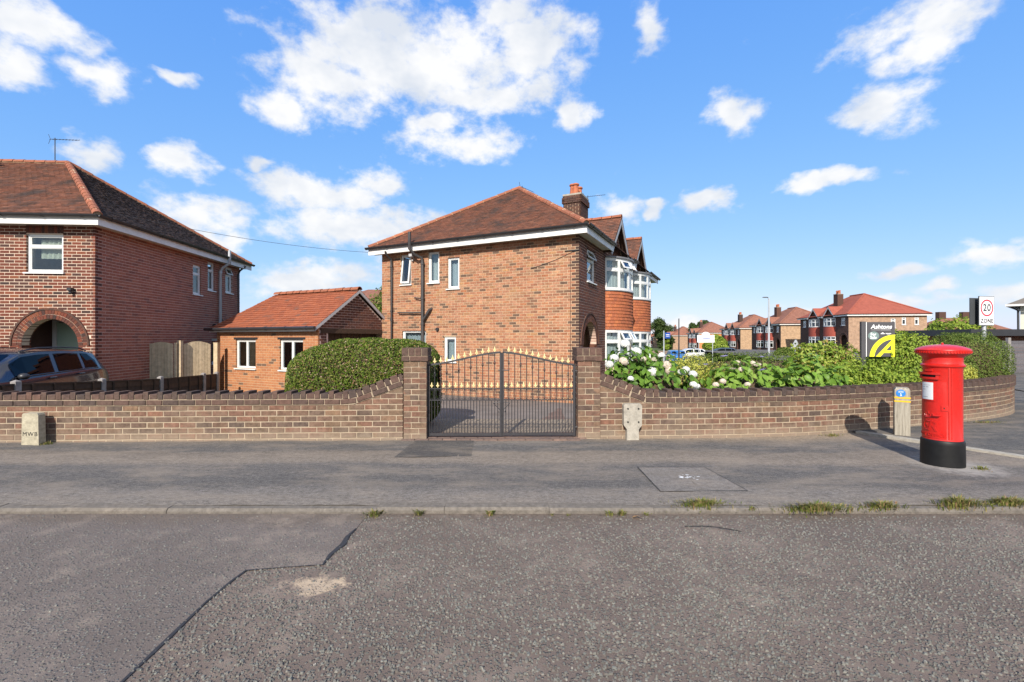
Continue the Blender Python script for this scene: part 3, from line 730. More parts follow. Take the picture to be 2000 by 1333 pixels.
def tarmac(name, base, pale, band=False, speck=.5):
    g = G(name)
    sp = g.n('ShaderNodeSeparateXYZ'); g.l(g.pos, sp.inputs[0])
    f = g.noise(1.1, 6, .65, stretch=(.35, 2.2, 1))
    c = g.mix(g.ramp(f, [(.36, 0.), (.66, 1.)]), tuple(base), tuple(pale))
    if band:                                                  # strips relaid at different times run along the footway
        yy = g.math('ADD', sp.outputs[1], g.math('MULTIPLY', g.math('SUBTRACT', g.noise(.55, 4, .6, stretch=(1, .5, 1)), .5), .55))
        u = g.math('MULTIPLY', g.math('SUBTRACT', yy, 4.1), 1/2.9)
        c = g.mix(.8, c, g.ramp(u, [(0, (.21,.18,.15)), (.13, (.175,.155,.138)), (.20, (.092,.086,.082)), (.46, (.115,.105,.098)), (.52, (.22,.18,.142)), (.68, (.17,.14,.112)), (.72, (.09,.086,.084)), (.86, (.105,.10,.097)), (.93, (.18,.15,.12)), (1, (.29,.225,.16))]))
        c = g.mix(g.ramp(g.noise(.8, 5, .65, stretch=(.8, 1.4, 1)), [(.52, 0.), (.72, .6)]), c, (.235,.195,.158))
    c = g.mix(g.ramp(g.noise(3.0, 6, .7, stretch=(.5, 1.6, 1)), [(.55, 0.), (.78, .55)]), c, (.25,.21,.17))
    c = g.mix(g.ramp(g.noise(75, 4, .8), [(.50, 0.), (.72, speck)]), c, (.30,.28,.25))
    c = g.mix(1., c, g.ramp(g.noise(24, 6, .85, stretch=(.7, 1, 1)), [(.36, .62), (.64, 1.38)]), 'MULTIPLY')
    c = g.mix(g.ramp(g.noise(40, 3, .8), [(.60, 0.), (.74, speck)]), c, (.32,.29,.26))
    c = g.mix(1., c, g.ramp(g.noise(120, 4, .85), [(.32, .5), (.68, 1.4)]), 'MULTIPLY')
    c = g.mix(g.ramp(g.noise(2.0, 7, .75, stretch=(.45, 1.3, 1)), [(.47, 0.), (.68, .6)]), c, (.27,.222,.175))
    if band:                                                  # pale grit round the foot of the pillar box
        mp = g.n('ShaderNodeVectorMath', operation='DISTANCE'); g.l(g.pos, mp.inputs[0]); mp.inputs[1].default_value = (5.3, 5.42, .03)
        k = g.math('ADD', g.math('SUBTRACT', .62, mp.outputs['Value']), g.math('MULTIPLY', g.math('SUBTRACT', g.noise(11, 6, .75), .5), .9))
        c = g.mix(g.ramp(k, [(.08, 0.), (.42, .8)]), c, (.36,.33,.30))
    c = g.mix(g.ramp(g.noise(5.5, 5, .7, stretch=(.6, 1.5, 1)), [(.56, 0.), (.74, .45)]), c, (.055,.052,.05))
    g.bump(g.noise(130, 4, .75), .8, .008)
    return g.fin(c, .88, .2)
MT['footway'] = tarmac('footway', (.095,.09,.09), (.165,.15,.137), band=True)
MT['footway_new'] = tarmac('footway_new', (.082,.078,.075), (.105,.10,.095), speck=.2)
MT['footway_dark'] = tarmac('footway_dark', (.066,.062,.06), (.10,.092,.085), speck=.15)
MT['footway_pale'] = tarmac('footway_pale', (.16,.145,.132), (.19,.17,.155), speck=.3)
MT['tar'] = plain('tar', (.03,.03,.034), .7, .4, dirt=.3, nscale=30)
MT['kerb'] = pieces('kerb', [(0, (.185,.16,.135)), (.5, (.165,.145,.125)), (1, (.20,.172,.143))], namt=.45, nscale=22, bump=.8, stain=[(2.2, (.13,.115,.10), .45, .75, (1,1,1)), (9, (.11,.10,.09), .55, .8, (1,1,1))])
MT['soil'] = plain('soil', (.12,.085,.055), .95, .1, dirt=.4, nscale=10, bump=.8, bscale=30)
MT['ground'] = plain('ground', (.10,.12,.05), .95, .1, dirt=.4, nscale=.6)
MT['drive'] = plain('drive', (.2,.17,.15), .9, .2, dirt=.3, nscale=2, bump=.3)
MT['paver'] = pieces('paver', [(0, (.17,.115,.095)), (.5, (.14,.10,.088)), (1, (.20,.135,.11))], namt=.3, nscale=15, bump=.4)
MT['paint_white'] = plain('road_paint', (.62,.62,.6), .7, .3, dirt=.3, nscale=12)

def sheet(name, pts, z, mat, sub=None):
    m = MB()
    m.add([(x, y, z(x, y) if callable(z) else z) for x, y in pts], [tuple(range(len(pts)))])
    return struct(m.obj(name, mat))
def grid_sheet(name, xs, ys, zf, mat):
    m = MB(); nx = len(xs)
    m.add([(x, y, zf(x, y)) for y in ys for x in xs], [(j*nx+i, j*nx+i+1, (j+1)*nx+i+1, (j+1)*nx+i) for j in range(len(ys)-1) for i in range(nx-1)])
    o = m.obj(name, mat); smooth_mesh(o.data); return struct(o)
sheet('ground', [(-900,-300), (900,-300), (900,1500), (-900,1500)], -2.2, 'ground')
def sst(v, a, b): t = min(max((v-a)/(b-a), 0), 1); return t*t*(3-2*t)
def zterr(x, y): return -.30-.95*sst(y, 16, 42)*sst(x, 38, 24)*sst(x, -20, 5)-1.7*sst(y, 62, 130)
grid_sheet('garden_ground', list(np.arange(-60, 121, 4.)), [6.9, 8, 10, 14, 20, 30, 40, 60, 80, 100, 130, 200, 330], zterr, 'ground')
KY = 4.03
def zfoot(x, y):
    t = min(max((y-4.16)/2.7, 0), 1); return .048+(-.018-.0022*x)*t+.002*math.sin(x*1.3+y)+.0025*math.sin(x*7.1)+.002*math.sin(x*17.3+1)
sheet('road', [(-70,-12), (70,-12), (70,KY+.02), (-70,KY+.02)], 0., 'road')
def strip(mb, line, wd, z):
    for i in range(len(line)-1):
        a, b = Vector((*line[i], 0)), Vector((*line[i+1], 0)); d = (b-a).normalized(); n = V(-d.y, d.x, 0)
        w0, w1 = (wd[i], wd[i+1]) if isinstance(wd, list) else (wd, wd)
        mb.quad(*[q+V(0,0,z+.0004*i) for q in (a-n*w0/2-d*.004, b-n*w1/2+d*.004, b+n*w1/2+d*.004, a+n*w0/2-d*.004)])
seam = [(-1.74,1.6), (-1.75,1.85), (-1.758,2.05), (-1.775,2.35), (-1.797,2.66), (-1.79,2.9), (-1.775,3.035), (-1.55,3.075), (-1.294,3.11), (-1.30,3.25), (-1.27,3.42), (-1.285,3.55), (-1.27,3.70)]
sheet('road_patch', [(-70,-12), (-1.74,-12), *seam, (-1.27,KY-.01), (-70,KY-.01)], .004, 'road_patch')
ts = MB(); strip(ts, seam, [.012,.02,.014,.022,.012,.018,.014,.006,.008,.03,.042,.03,.008], .0045); struct(ts.obj('tar_seam', 'tar'))
# footway
grid_sheet('footway', [-40, -30, -20]+list(np.arange(-14, 14.1, .1))+[20, 30, 40], [4.105, 4.2, 4.4, 4.9, 5.5, 6.1, 6.6, 7.0, 7.6, 8.6], zfoot, 'footway')
def fpatch(name, pts, mat, up=.004): return sheet(name, pts, lambda x, y: zfoot(x, y)+up, mat)
fpatch('footway_patch', [(-1.50,5.78), (-.52,5.86), (-.57,6.80), (-1.42,6.80)], 'footway_dark')
fpatch('footway_patch', [(1.46,4.475), (2.33,4.5), (2.25,5.33), (1.47,5.33)], 'footway_pale')
ol = MB(); strip(ol, [(1.46,4.475), (2.33,4.5), (2.25,5.33), (1.47,5.33), (1.46,4.475)], .008, zfoot(2, 5)+.007); struct(ol.obj('footway_seam', 'tar'))
g = G('chalk'); c = g.fin((.6,.6,.6), .9, .1); MT['chalk'] = c
mk = MB()
for i in range(26):
    x, y = 1.90+random.gauss(0, .045), 4.92+random.gauss(0, .04); r = random.uniform(.006, .02); n = 6
    mk.add([(x+r*random.uniform(.5, 1.3)*math.cos(a), y+r*random.uniform(.4, 1.)*math.sin(a), zfoot(x, y)+.0085) for a in [k*math.pi/3 for k in range(n)]], [tuple(range(n))])
struct(mk.obj('paint_splash', 'chalk'))
# side street footway beyond the concrete edging
edge = [(5.55,7.35), (6.02,6.55), (6.5,5.72), (6.95,5.05), (7.5,4.3)]
sheet('side_footway', [*edge, (40,4.3), (40,8.6), (13.6,9.2), (15.2,12.2), (17.5,16.8), (14.6,16.8), (12.2,12.9), (10.9,10.4), (9.4,9.0), (7.0,7.95), (5.6,7.5)], lambda x, y: .045-.007*max(0, x-6)-.012*max(0, y-8), 'footway_new')
em = MB()
for i in range(len(edge)-1):
    a, b = Vector((*edge[i], 0)), Vector((*edge[i+1], 0)); n = max(1, int((b-a).length/.6))
    for k in range(n):
        p, q = a.lerp(b, k/n), a.lerp(b, (k+.97)/n); d = (q-p).normalized(); nn = V(-d.y, d.x, 0); zz = zfoot(p.x, p.y)
        em.add([x+V(0,0,z) for z in (zz-.08, .056+random.uniform(0, .006)) for x in (p-nn*.0, q-nn*.0, q+nn*.13, p+nn*.13)], [(0,1,5,4), (1,2,6,5), (2,3,7,6), (3,0,4,7), (4,5,6,7)])
struct(em.obj('footway_edging', 'concrete'))
sheet('side_road', [(13.3,8.5), (60,8.5), (60,26), (36,70), (27,70), (17.2,16.8)], -.075, 'footway_new')
for i in range(3):
    c = V(14.9+i*2.4, 12.6+i*3.9, 0); d = V(.45,.89,0).normalized(); n = V(-d.y, d.x, 0)
    m = MB(); m.quad(*[c+d*a+n*b+V(0,0,-.070) for a, b in ((-1,-.06), (1,-.06), (1,.06), (-1,.06))]); struct(m.obj('road_marking', 'paint_white'))
# kerb stones
km = thing('kerb', (0, KY, 0), None, None); km['kind'] = 'structure'
x = -12.3; kv = []
while x < 12:
    ln = .93 if random.random() < .8 else .6
    m = MB(); zt = .045+random.uniform(-.004, .006); y0 = KY+random.uniform(-.004, .004); tl = random.uniform(-.004, .004)
    prof = [(y0, -.1), (y0, zt-.022), (y0+.02, zt), (y0+.125, zt+.004), (y0+.125, -.1)]
    m.prism(lambda p, q, r: V(r, p, q+tl*(r-x)), prof, x+.0015, x+ln-.0025); m.obj('kerb_stone', 'kerb', km); x += ln
# loose chippings standing proud of the near road surface
def chips(name, n, x0, x1, y0, y1, mat, keep):
    ch = rng.uniform([x0, y0], [x1, y1], (n, 2)); ch = ch[np.array([keep(a, b) for a, b in ch])]
    m = len(ch); k = 6; ang = np.linspace(0, 2*np.pi, k, endpoint=False)[None, :]+rng.uniform(0, 6, (m, 1))
    r = rng.uniform(.0045, .0115, (m, 1))*rng.uniform(.7, 1.2, (m, k)); el = rng.uniform(.6, 1., (m, 1))
    bx = ch[:, :1]+r*np.cos(ang); by = ch[:, 1:]+r*el*np.sin(ang); hgt = rng.uniform(.003, .0085, (m, 1))
    base = np.stack([bx, by, np.full_like(bx, -.002)], 2)
    top = np.stack([ch[:, :1]+r*.62*np.cos(ang), ch[:, 1:]+r*el*.62*np.sin(ang), np.repeat(hgt, k, 1)+rng.uniform(-.0025, .0025, (m, k))], 2)
    vs = np.concatenate([base, top], 1).reshape(-1, 3); fs = []
    for i in range(m):
        o = i*2*k; fs.append(tuple(o+k+j for j in range(k)))
        fs += [(o+j, o+(j+1) % k, o+k+(j+1) % k, o+k+j) for j in range(k)]
    me = bpy.data.meshes.new(name); me.from_pydata([tuple(v) for v in vs], [], fs); me.materials.append(MT[mat])
    o = bpy.data.objects.new(name, me); COL.objects.link(o); o['kind'] = 'stuff'; o['label'] = 'grey stone chippings bedded in the worn road surface'; o['category'] = 'chippings'; return o
MT['chip'] = pieces('chip', [(0, (.085,.083,.077)), (.3, (.138,.138,.126)), (.55, (.12,.105,.093)), (.8, (.168,.17,.153)), (.985, (.19,.175,.15)), (1, (.27,.255,.23))], namt=.3, nscale=90, bump=.3, rough=.75, spec=.35)
seam_x = lambda y: float(np.interp(y, [1.7, 2.66, 3.03, 3.08, 3.11, 3.7], [-1.75, -1.797, -1.775, -1.55, -1.29, -1.27]))
from mathutils import noise as mnoise
def dens(x, y):
    k = mnoise.noise(Vector((x*1.1, y*1.1, 3.)))*.5+.5
    lim = .95 if x > seam_x(y) else .5
    if math.hypot((x+1.27)*1.1, (y-2.86)*1.8) < .3: lim = .15
    return random.random() < lim*(.35+.8*k)*(1. if y < 3.3 else max(.25, 1-(y-3.3)))
chips('road_chippings', 52000, -4.7, 4.7, 1.75, 3.97, 'chip', dens)

# ================================================================ the garden walls
CH, LH = .0835, .234
def make_path(pts, n=400):
    P_ = [Vector((*p, 0)) for p in pts]; out = []
    for i in range(len(P_)-1):
        p0, p1, p2, p3 = P_[max(i-1, 0)], P_[i], P_[i+1], P_[min(i+2, len(P_)-1)]
        for k in range(40):
            t = k/40; out.append(.5*((2*p1)+(-p0+p2)*t+(2*p0-5*p1+4*p2-p3)*t*t+(-p0+3*p1-3*p2+p3)*t**3))
    out.append(P_[-1]); acc = [0.]
    for i in range(1, len(out)): acc.append(acc[-1]+(out[i]-out[i-1]).length)
    def at(s):
        s = min(max(s, 0), acc[-1]-1e-6); lo, hi = 0, len(acc)-1
        while hi-lo > 1:
            m = (lo+hi)//2
            if acc[m] <= s: lo = m
            else: hi = m
        f = (s-acc[lo])/(acc[hi]-acc[lo]); return out[lo].lerp(out[hi], f), (out[hi]-out[lo]).normalized()
    return at, acc[-1]
ZC = .765                                                     # coping top
def wall_run(name, label, pts, ramp_at=None, z_ramp=.0, ground=lambda x, y: zfoot(x, y)):
    """brick courses, a corbel course and a coping of bricks laid alternately on edge and flat"""
    at, LN = make_path(pts); p0, d0 = at(0)
    w = thing(name, (p0.x, p0.y, 0), label, 'wall')
    ztop = lambda s: 0.
    if ramp_at:                                               # (s0, s1, rise): the coping climbs towards the gate pillar
        s0, s1, rz = ramp_at
        ztop = lambda s: rz*min(max((s-s0)/(s1-s0), 0), 1)
    cm = MB(); n = int(LN/.12)
    for i in range(n):
        a, b = LN*i/n, LN*(i+1)/n; (pa, da), (pb, db) = at(a), at(b); na, nb = V(-da.y, da.x, 0), V(-db.y, db.x, 0)
        za, zb_ = ZC-.20+ztop(a), ZC-.20+ztop(b)
        cm.add([pa+na*.0055+V(0,0,-.3), pb+nb*.0055+V(0,0,-.3), pb+nb*.215+V(0,0,-.3), pa+na*.215+V(0,0,-.3), pa+na*.0055+V(0,0,za), pb+nb*.0055+V(0,0,zb_), pb+nb*.215+V(0,0,zb_), pa+na*.215+V(0,0,za)],
               [(0,1,5,4), (4,5,6,7), (2,3,7,6)]+([(0,4,7,3)] if i == 0 else [])+([(1,2,6,5)] if i == n-1 else []))
        # bedding of the coping
        ja, jb = za+.0, zb_+.0
        cm.add([pa-na*.008+V(0,0,ja), pb-nb*.008+V(0,0,jb), pb+nb*.225+V(0,0,jb), pa+na*.225+V(0,0,ja), pa-na*.008+V(0,0,ja+.162), pb-nb*.008+V(0,0,jb+.162), pb+nb*.225+V(0,0,jb+.162), pa+na*.225+V(0,0,ja+.162)], [(0,1,5,4), (4,5,6,7), (2,3,7,6)])
    cm.obj('mortar', 'mortar_wall', w)
    zc = ZC-.105-CH                                           # underside of corbel on the level part
    cand = []; k = 0; z = zc-CH
    zmax = zc+max(0, ztop(0), ztop(LN))
    rows = [zc-CH*(i+1) for i in range(8)]+[zc+CH*i for i in range(int(max(ztop(0), ztop(LN))/CH)+1)]
    for k, z in enumerate(rows):
        if z < -.06: continue
        kk = int(round((z-zc)/CH)); s = -(LH/2 if kk % 2 else 0)
        while s < LN:
            a, b = max(s, 0), min(s+LH-.0115, LN); s += LH
            lim = min(ztop(a), ztop(b))+zc
            if b-a < .045: continue
            if z+CH-.009 > lim+.006:                          # cut to the sloping coping
                if z+.02 > max(ztop(a), ztop(b))+zc or not ramp_at: continue
                xs = [a+(b-a)*i/6 for i in range(7)]; tp = [min(z+CH-.0115, zc+ztop(x)-.008) for x in xs]; ok = [i for i in range(7) if tp[i] > z+.008]
                if len(ok) < 2: continue
                (pm, dm_) = at((a+b)/2); nm_ = V(-dm_.y, dm_.x, 0); mid = (a+b)/2; i0, i1 = ok[0], ok[-1]
                poly = [(xs[i0]-mid, z), (xs[i1]-mid, z)]+[(xs[i]-mid, tp[i]) for i in range(i1, i0-1, -1)]
                MB().prism(lambda p, q, r: pm+dm_*p+nm_*r+V(0,0,q), poly, 0, .1).obj('cut_brick', 'brick_wall', w); continue
            cand.append((a, b, z))
    def place(nm, mat, a, b, zc_, hgt, depth, dout, tilt=0., jit=.0015, var=4):
        p, d = at((a+b)/2); nrm = V(-d.y, d.x, 0); c = p-nrm*(dout+random.uniform(-jit, jit)); c.z = zc_
        o = put(nm, brick_mesh(mat, .2245, depth, hgt, .006, random.randrange(var)), w, c, 0, ((b-a)/.2245, 1, 1))
        o.rotation_euler = (random.uniform(-.003, .003), -tilt+random.uniform(-.004, .004), math.atan2(d.y, d.x)+random.uniform(-.003, .003)); return o
    cand.sort(key=lambda q: at((q[0]+q[1])/2)[0].length)
    rest = MB()
    for i, (a, b, z) in enumerate(cand):
        if i < 300: place('brick', 'brick_wall', a, b, z+(CH-.0115)/2, CH-.0115, .1, 0)
        else:
            (pa, d) = at((a+b)/2); n = V(-d.y, d.x, 0); rest.hexa(lambda u, v, q: pa+d*u+n*v+V(0,0,q), -(b-a)/2, (b-a)/2, 0, .1, z, z+CH-.0115)
    if rest.v: tag(rest.obj('brickwork', 'brick_wall', w), None, None, kind='stuff')
    s = 0.
    while s < LN-.05:                                         # corbel course
        b = min(s+LH-.0115, LN); tl = math.atan2(ztop(b)-ztop(s), b-s)
        place('corbel_brick', 'brick_cope', s, b, zc+(CH-.0115)/2+(ztop(s)+ztop(b))/2, CH-.0115, .24, .022, tl); s += LH
    s = 0.; k = 0
    while s < LN-.04:                                         # coping
        on = k % 2 == 0; wd = .075 if on else .112; b = min(s+wd, LN); hg = .112 if on else .076
        tl = math.atan2(ztop(b)-ztop(s), b-s) if ramp_at else 0.
        hg = hg if abs(tl) < .05 else .098+.012*(k % 2)
        place('coping_brick', 'brick_cope', s, b, zc+CH+(ztop(s)+ztop(b))/2+hg/2, hg, .235 if on else .228, .022 if on else .016, tl, var=3); s += wd+.0095; k += 1
    return w
wl = wall_run('garden_wall', 'long low brown brick garden wall by the hedge, ramped up to its pillar', [(-12.6,6.42), (-7.5,6.60), (-4.,6.72), (-1.634,6.805)], ramp_at=(10.97-.74, 10.97, .275))
wr = wall_run('garden_wall', 'curved low brown brick garden wall round the street corner, under the hydrangeas', [(1.34,6.925), (2.6,6.98), (3.6,7.06), (4.9,7.26), (7.0,7.88), (8.4,8.4), (9.6,8.95), (10.6,9.6), (11.3,10.4), (11.9,11.5), (12.5,12.8)], ramp_at=(.72, 0., .275))
def pillar(label, X, Y, rz=.035):
    p = thing('gate_pillar', (X, Y, 0), label, 'pillar'); ca, sa = math.cos(rz), math.sin(rz)
    Wd = .345; h = Wd/2; T0 = 1.415
    F_ = lambda a, b, z: V(X+ca*a-sa*b, Y+sa*a+ca*b, z)
    m = MB(); m.hexa(F_, -h+.006, h-.006, -h+.006, h-.006, -.2, T0-.20); m.hexa(F_, -h-.012, h+.012, -h-.012, h+.012, T0-.19, T0-.012); m.obj('mortar', 'mortar_wall', p)
    z = T0-.115-CH-CH; k = 0
    while z > -.1:
        for sd in range(4):
            al = rz+sd*math.pi/2; d = V(math.cos(al), math.sin(al), 0); n = V(-d.y, d.x, 0)
            segs = [(-h, -h+.222), (-h+.2315, h-.001)] if (k+sd) % 2 == 0 else [(-h, -h+.112), (-h+.1215, h-.001)]
            for a, b in segs:
                c = V(X, Y, z+(CH-.0115)/2)+d*((a+b)/2)-n*(h+random.uniform(-.0025, .0015))
                put('brick', brick_mesh('brick_wall', .2245, .1, CH-.0115, .006, random.randrange(4)), p, c, al, ((b-a)/.2245, 1, 1))
        z -= CH; k += 1
    zc = T0-.115-CH; hh = h+.025
    for sd in range(4):
        al = rz+sd*math.pi/2; d = V(math.cos(al), math.sin(al), 0); n = V(-d.y, d.x, 0)
        for a, b in ([(-hh, -hh+.222), (-hh+.2315, hh-.002)] if sd % 2 else [(-hh, -hh+.112), (-hh+.1215, hh-.002)]):
            put('corbel_brick', brick_mesh('brick_cope', .2245, .1, CH-.0115, .006, random.randrange(4)), p, V(X, Y, zc+(CH-.0115)/2)+d*((a+b)/2)-n*hh, al, ((b-a)/.2245, 1, 1))
    n_ = 4; wd = (2*hh)/n_
    for i in range(n_):
        c = F_(-hh+wd*(i+.5), -hh, zc+CH+.055)
        put('coping_brick', brick_mesh('brick_cope', .2245, 2*hh, .112, .006, i % 3), p, c, rz, ((wd-.009)/.2245, 1, 1))
    return p
pillar('square brown brick gate pillar with the clipped hedge beside it', -1.458, 6.985)
pillar('square brown brick gate pillar with white hydrangeas beside it', 1.165, 7.075)

# ================================================================ wrought iron gates
def gate(label, x0, x1, hinge, Y):
    """x0..x1: stiles; the high meeting stile is opposite the hinge"""
    g = thing('gate_leaf', (x0 if hinge < 0 else x1, Y, .09), label, 'gate')
    zl, zm, zr, zs, zp = .095, .615, .79, 1.155, 1.345
    W_ = x1-x0
    def top(x):
        u = (x-x0)/W_ if hinge < 0 else (x1-x)/W_
        u = min(max(u, 0), 1); return zs+(zp-zs)*(.35*u+.65*u*u*(3-2*u))
    def bar(nm, a, b, w, d=.012): return MB().tube([a, b], w, 8).obj(nm, 'iron', g)
    for xx in (x0, x1):
        zt = top(xx)-.005; m = MB(); m.hexa(lambda a, b, z: V(xx+a, Y+b, z), -.016, .016, -.016, .016, zl-.03, zt); m.obj('stile', 'iron', g)
    m = MB(); n = 24
    for i in range(n):
        a, b = x0+W_*i/n, x0+W_*(i+1)/n; za, zb_ = top(a), top(b)
        m.add([(a, Y-.016, za-.014), (b, Y-.016, zb_-.014), (b, Y+.016, zb_-.014), (a, Y+.016, za-.014), (a, Y-.016, za+.014), (b, Y-.016, zb_+.014), (b, Y+.016, zb_+.014), (a, Y+.016, za+.014)], [(0,1,5,4), (4,5,6,7), (2,3,7,6), (0,3,2,1)])
    m.obj('top_rail', 'iron', g)
    for nm, z, hgt in (('bottom_rail', zl, .02), ('mid_rail', zm, .006), ('upper_rail', zr, .006)):
        m = MB(); m.hexa(lambda a, b, q: V(a, Y+b, q), x0+.016, x1-.016, -.014, .014, z-hgt, z+hgt); m.obj(nm, 'iron', g)
    fin = fin_mesh(); n = 12; sp = W_/n
    for i in range(1, n):                                     # long bars
        xx = x0+sp*i; zt = top(xx); bar('bar', (xx, Y, zl), (xx, Y, zt), .0062)
        put('finial', fin, g, (xx, Y, zt+.01))
        if (i % 2 == 1):
            m = MB(); zc = zt-.155
            for k in range(4):
                a = k*math.pi/2+.4; m.tube([(xx+.0165*math.sin(math.pi*j/6)*math.cos(a+j*.35), Y+.0165*math.sin(math.pi*j/6)*math.sin(a+j*.35), zc-.036+.012*j) for j in range(7)], .0036, 5)
            m.obj('basket_twist', 'iron', g)
    for i in range(n):                                        # short bars between them
        xx = x0+sp*(i+.5); bar('short_bar', (xx, Y, zl), (xx, Y, zm), .0062)
        bar('finial_stem', (xx, Y, zr), (xx, Y, zr+.02), .005); put('finial', fin, g, (xx, Y, zr+.015), scale=(.95, .95, .95))
        m = MB()
        for sg in (-1, 1):                                    # a pair of C scrolls
            pts = []
            for j in range(25):
                t = -1+2*j/24; a = t*2.2
                r = .030 if abs(t) < .55 else .030-.018*(abs(t)-.55)/.45
                pts.append((xx+sg*(sp*.5-.006-abs(math.cos(t*1.35))*.028+.012), Y, (zm+zr)/2+math.sin(t*1.5)*.076))
            for e_ in (-1, 1):
                cx, cz = xx+sg*(sp*.5-.014-.012), (zm+zr)/2+e_*.062
                m.tube([(cx+sg*-.0*0+math.cos(a)*rr*sg, Y, cz+e_*math.sin(a)*rr) for a, rr in [(k*.5, .022-.0016*k) for k in range(11)]], .0034, 5)
            m.tube(pts, .0036, 5)
        m.obj('scroll', 'iron', g)
    hx = x0 if hinge < 0 else x1; s = -1 if hinge < 0 else 1
    for z in (.2, 1.06): MB().tube([(hx, Y, z), (hx+s*.06, Y, z)], .011, 8).obj('hinge', 'iron', g)
    mx = x1 if hinge < 0 else x0
    m = MB(); m.tube([(mx-s*-.02*0, Y-.02, .585), (mx+s*.10, Y-.02, .575)], .006, 6); m.tube([(mx+s*.11, Y-.02, .575), (mx+s*.06, Y-.02, .52), (mx+s*.012, Y-.02, .475), (mx+s*.012, Y-.02, .44), (mx+s*.035, Y-.02, .435), (mx+s*.04, Y-.02, .46)], .006, 6); m.obj('handle', 'iron', g)
    if hinge > 0: MB().tube([(mx-.07, Y-.02, 1.07), (mx+.10, Y-.02, 1.07)], .008, 8).obj('latch', 'iron', g)
    return g
_FIN = []
def fin_mesh():
    if _FIN: return _FIN[0]
    m = MB(); m.lathe((0,0,0), [(.005, 0), (.012, .008), (.006, .016), (.010, .024)], 8)
    for sg in (-1, 1): m.tube([(0, 0, .018), (sg*.014, 0, .026), (sg*.021, 0, .038), (sg*.017, 0, .046)], [.007, .008, .006, .002], 6)
    m.tube([(0, 0, .02), (0, 0, .045), (0, 0, .062), (0, 0, .092)], [.008, .013, .010, .001], 6)
    for sg in (-1, 1): m.tube([(0, 0, .018), (0, sg*.012, .026), (0, sg*.015, .038)], [.006, .006, .002], 5)
    _FIN.append(m.mesh('finial', MT['gold'])); return _FIN[0]
gate('black iron gate leaf with gold finials hinged on the pillar beside the hedge', -1.268, -.172, -1, 6.93)
gate('black iron gate leaf with gold finials hinged on the pillar beside the hydrangeas', -.140, .950, 1, 6.96)
# drive of block pavers
zdr = lambda x, y: .035-.055*max(0, y-7.0)
dm = thing('driveway', (0, 7, 0), None, None); dm['kind'] = 'structure'
m = MB(); m.add([(-1.6, 6.78, zdr(0, 6.9)), (1.2, 6.78, zdr(0, 6.9)), (2.2, 12.6, zdr(0, 12.6)), (-7.5, 17.5, zdr(0, 12.6)), (-8.0, 12., zdr(0, 12.)), (-1.6, 9., zdr(0, 9.))], [(0, 1, 2, 3, 4, 5)])
m.obj('bedding', 'drive', dm)
pv = []
y = 6.82; r = 0
while y < 12.4:
    x = -1.55-(.1 if r % 2 else 0)-max(0, (y-9.2)*.9)
    while x < min(1.15, 1.15+(y-8)*.1):
        if not (y > 10.8 and x > 1.9-(y-12.86)*-2.05*0+ (12.3-y)*.0+1.0): pv.append((x, y))
        x += .206
    y += .106; r += 1
pm_ = MB(); pm_.hexa(lambda a, b, z: V(a, b, z), -.098, .098, -.048, .048, -.03, .0045); pme = pm_.mesh('paver', MT['paver']); prest = MB()
for i, (x, y) in enumerate(pv):
    z = zdr(x, y)+.012+random.uniform(0, .003)
    if i < 300: o = put('paver', pme, dm, (x, y, z)); o.rotation_euler = (-.055, random.uniform(-.008, .008), random.uniform(-.02, .02))
    else: prest.hexa(lambda a, b, q: V(x+a, y+b, q-.055*b), -.098, .098, -.048, .048, z-.03, z+.0045, back=False)
tag(prest.obj('paver_field', 'paver', dm), None, None, kind='stuff')
# ================================================================ the two near houses
sn, cs = math.sin(R(26)), math.cos(R(26))
UM, SM = (sn, cs), (-cs, sn)
CM = (1.895, 12.86)
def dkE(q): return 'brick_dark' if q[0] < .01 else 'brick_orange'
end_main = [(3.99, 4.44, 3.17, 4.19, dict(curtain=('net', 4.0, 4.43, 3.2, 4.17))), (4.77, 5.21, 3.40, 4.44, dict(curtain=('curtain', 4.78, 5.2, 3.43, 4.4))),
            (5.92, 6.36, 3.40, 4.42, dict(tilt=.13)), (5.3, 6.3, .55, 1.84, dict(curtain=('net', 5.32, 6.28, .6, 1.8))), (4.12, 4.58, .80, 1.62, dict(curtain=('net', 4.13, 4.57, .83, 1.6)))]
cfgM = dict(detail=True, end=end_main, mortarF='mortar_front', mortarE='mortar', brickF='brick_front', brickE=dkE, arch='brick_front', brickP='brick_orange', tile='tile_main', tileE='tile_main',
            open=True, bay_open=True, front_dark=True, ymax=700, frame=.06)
hM, PM, FM, EM = semi('brick_house', CM, UM, SM, -.27, 'orange brick semi-detached house with hipped tiled roof behind the iron gates', cfgM)
a4 = R(4.1); UL, SL = (-math.cos(a4), -math.sin(a4)), (-math.sin(a4), math.cos(a4)); CL = (-10.9, 11.9)
end_left = [(4.08, 4.55, 3.12, 4.16, dict(transom=3.85)), (4.95, 5.39, 3.35, 4.40, dict(transom=4.1)), (6.12, 6.62, 3.38, 4.40, dict(transom=4.08, open_top=True)), (5.2, 5.8, .6, 1.55)]
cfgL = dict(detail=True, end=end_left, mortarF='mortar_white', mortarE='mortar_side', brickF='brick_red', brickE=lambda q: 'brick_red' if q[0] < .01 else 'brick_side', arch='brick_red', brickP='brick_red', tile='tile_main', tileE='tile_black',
            fcurt=('blind', .85, 1.5, 3.66, 4.15), jointF=.0155, soldier=True, front_len=12.35, label_mat='brick_dark', frame=.06)
hL, PL, FL, EL = semi('brick_house', CL, UL, SL, -.2, 'red and dark brick house with arched porch and dark hipped roof behind the parked car', cfgL)
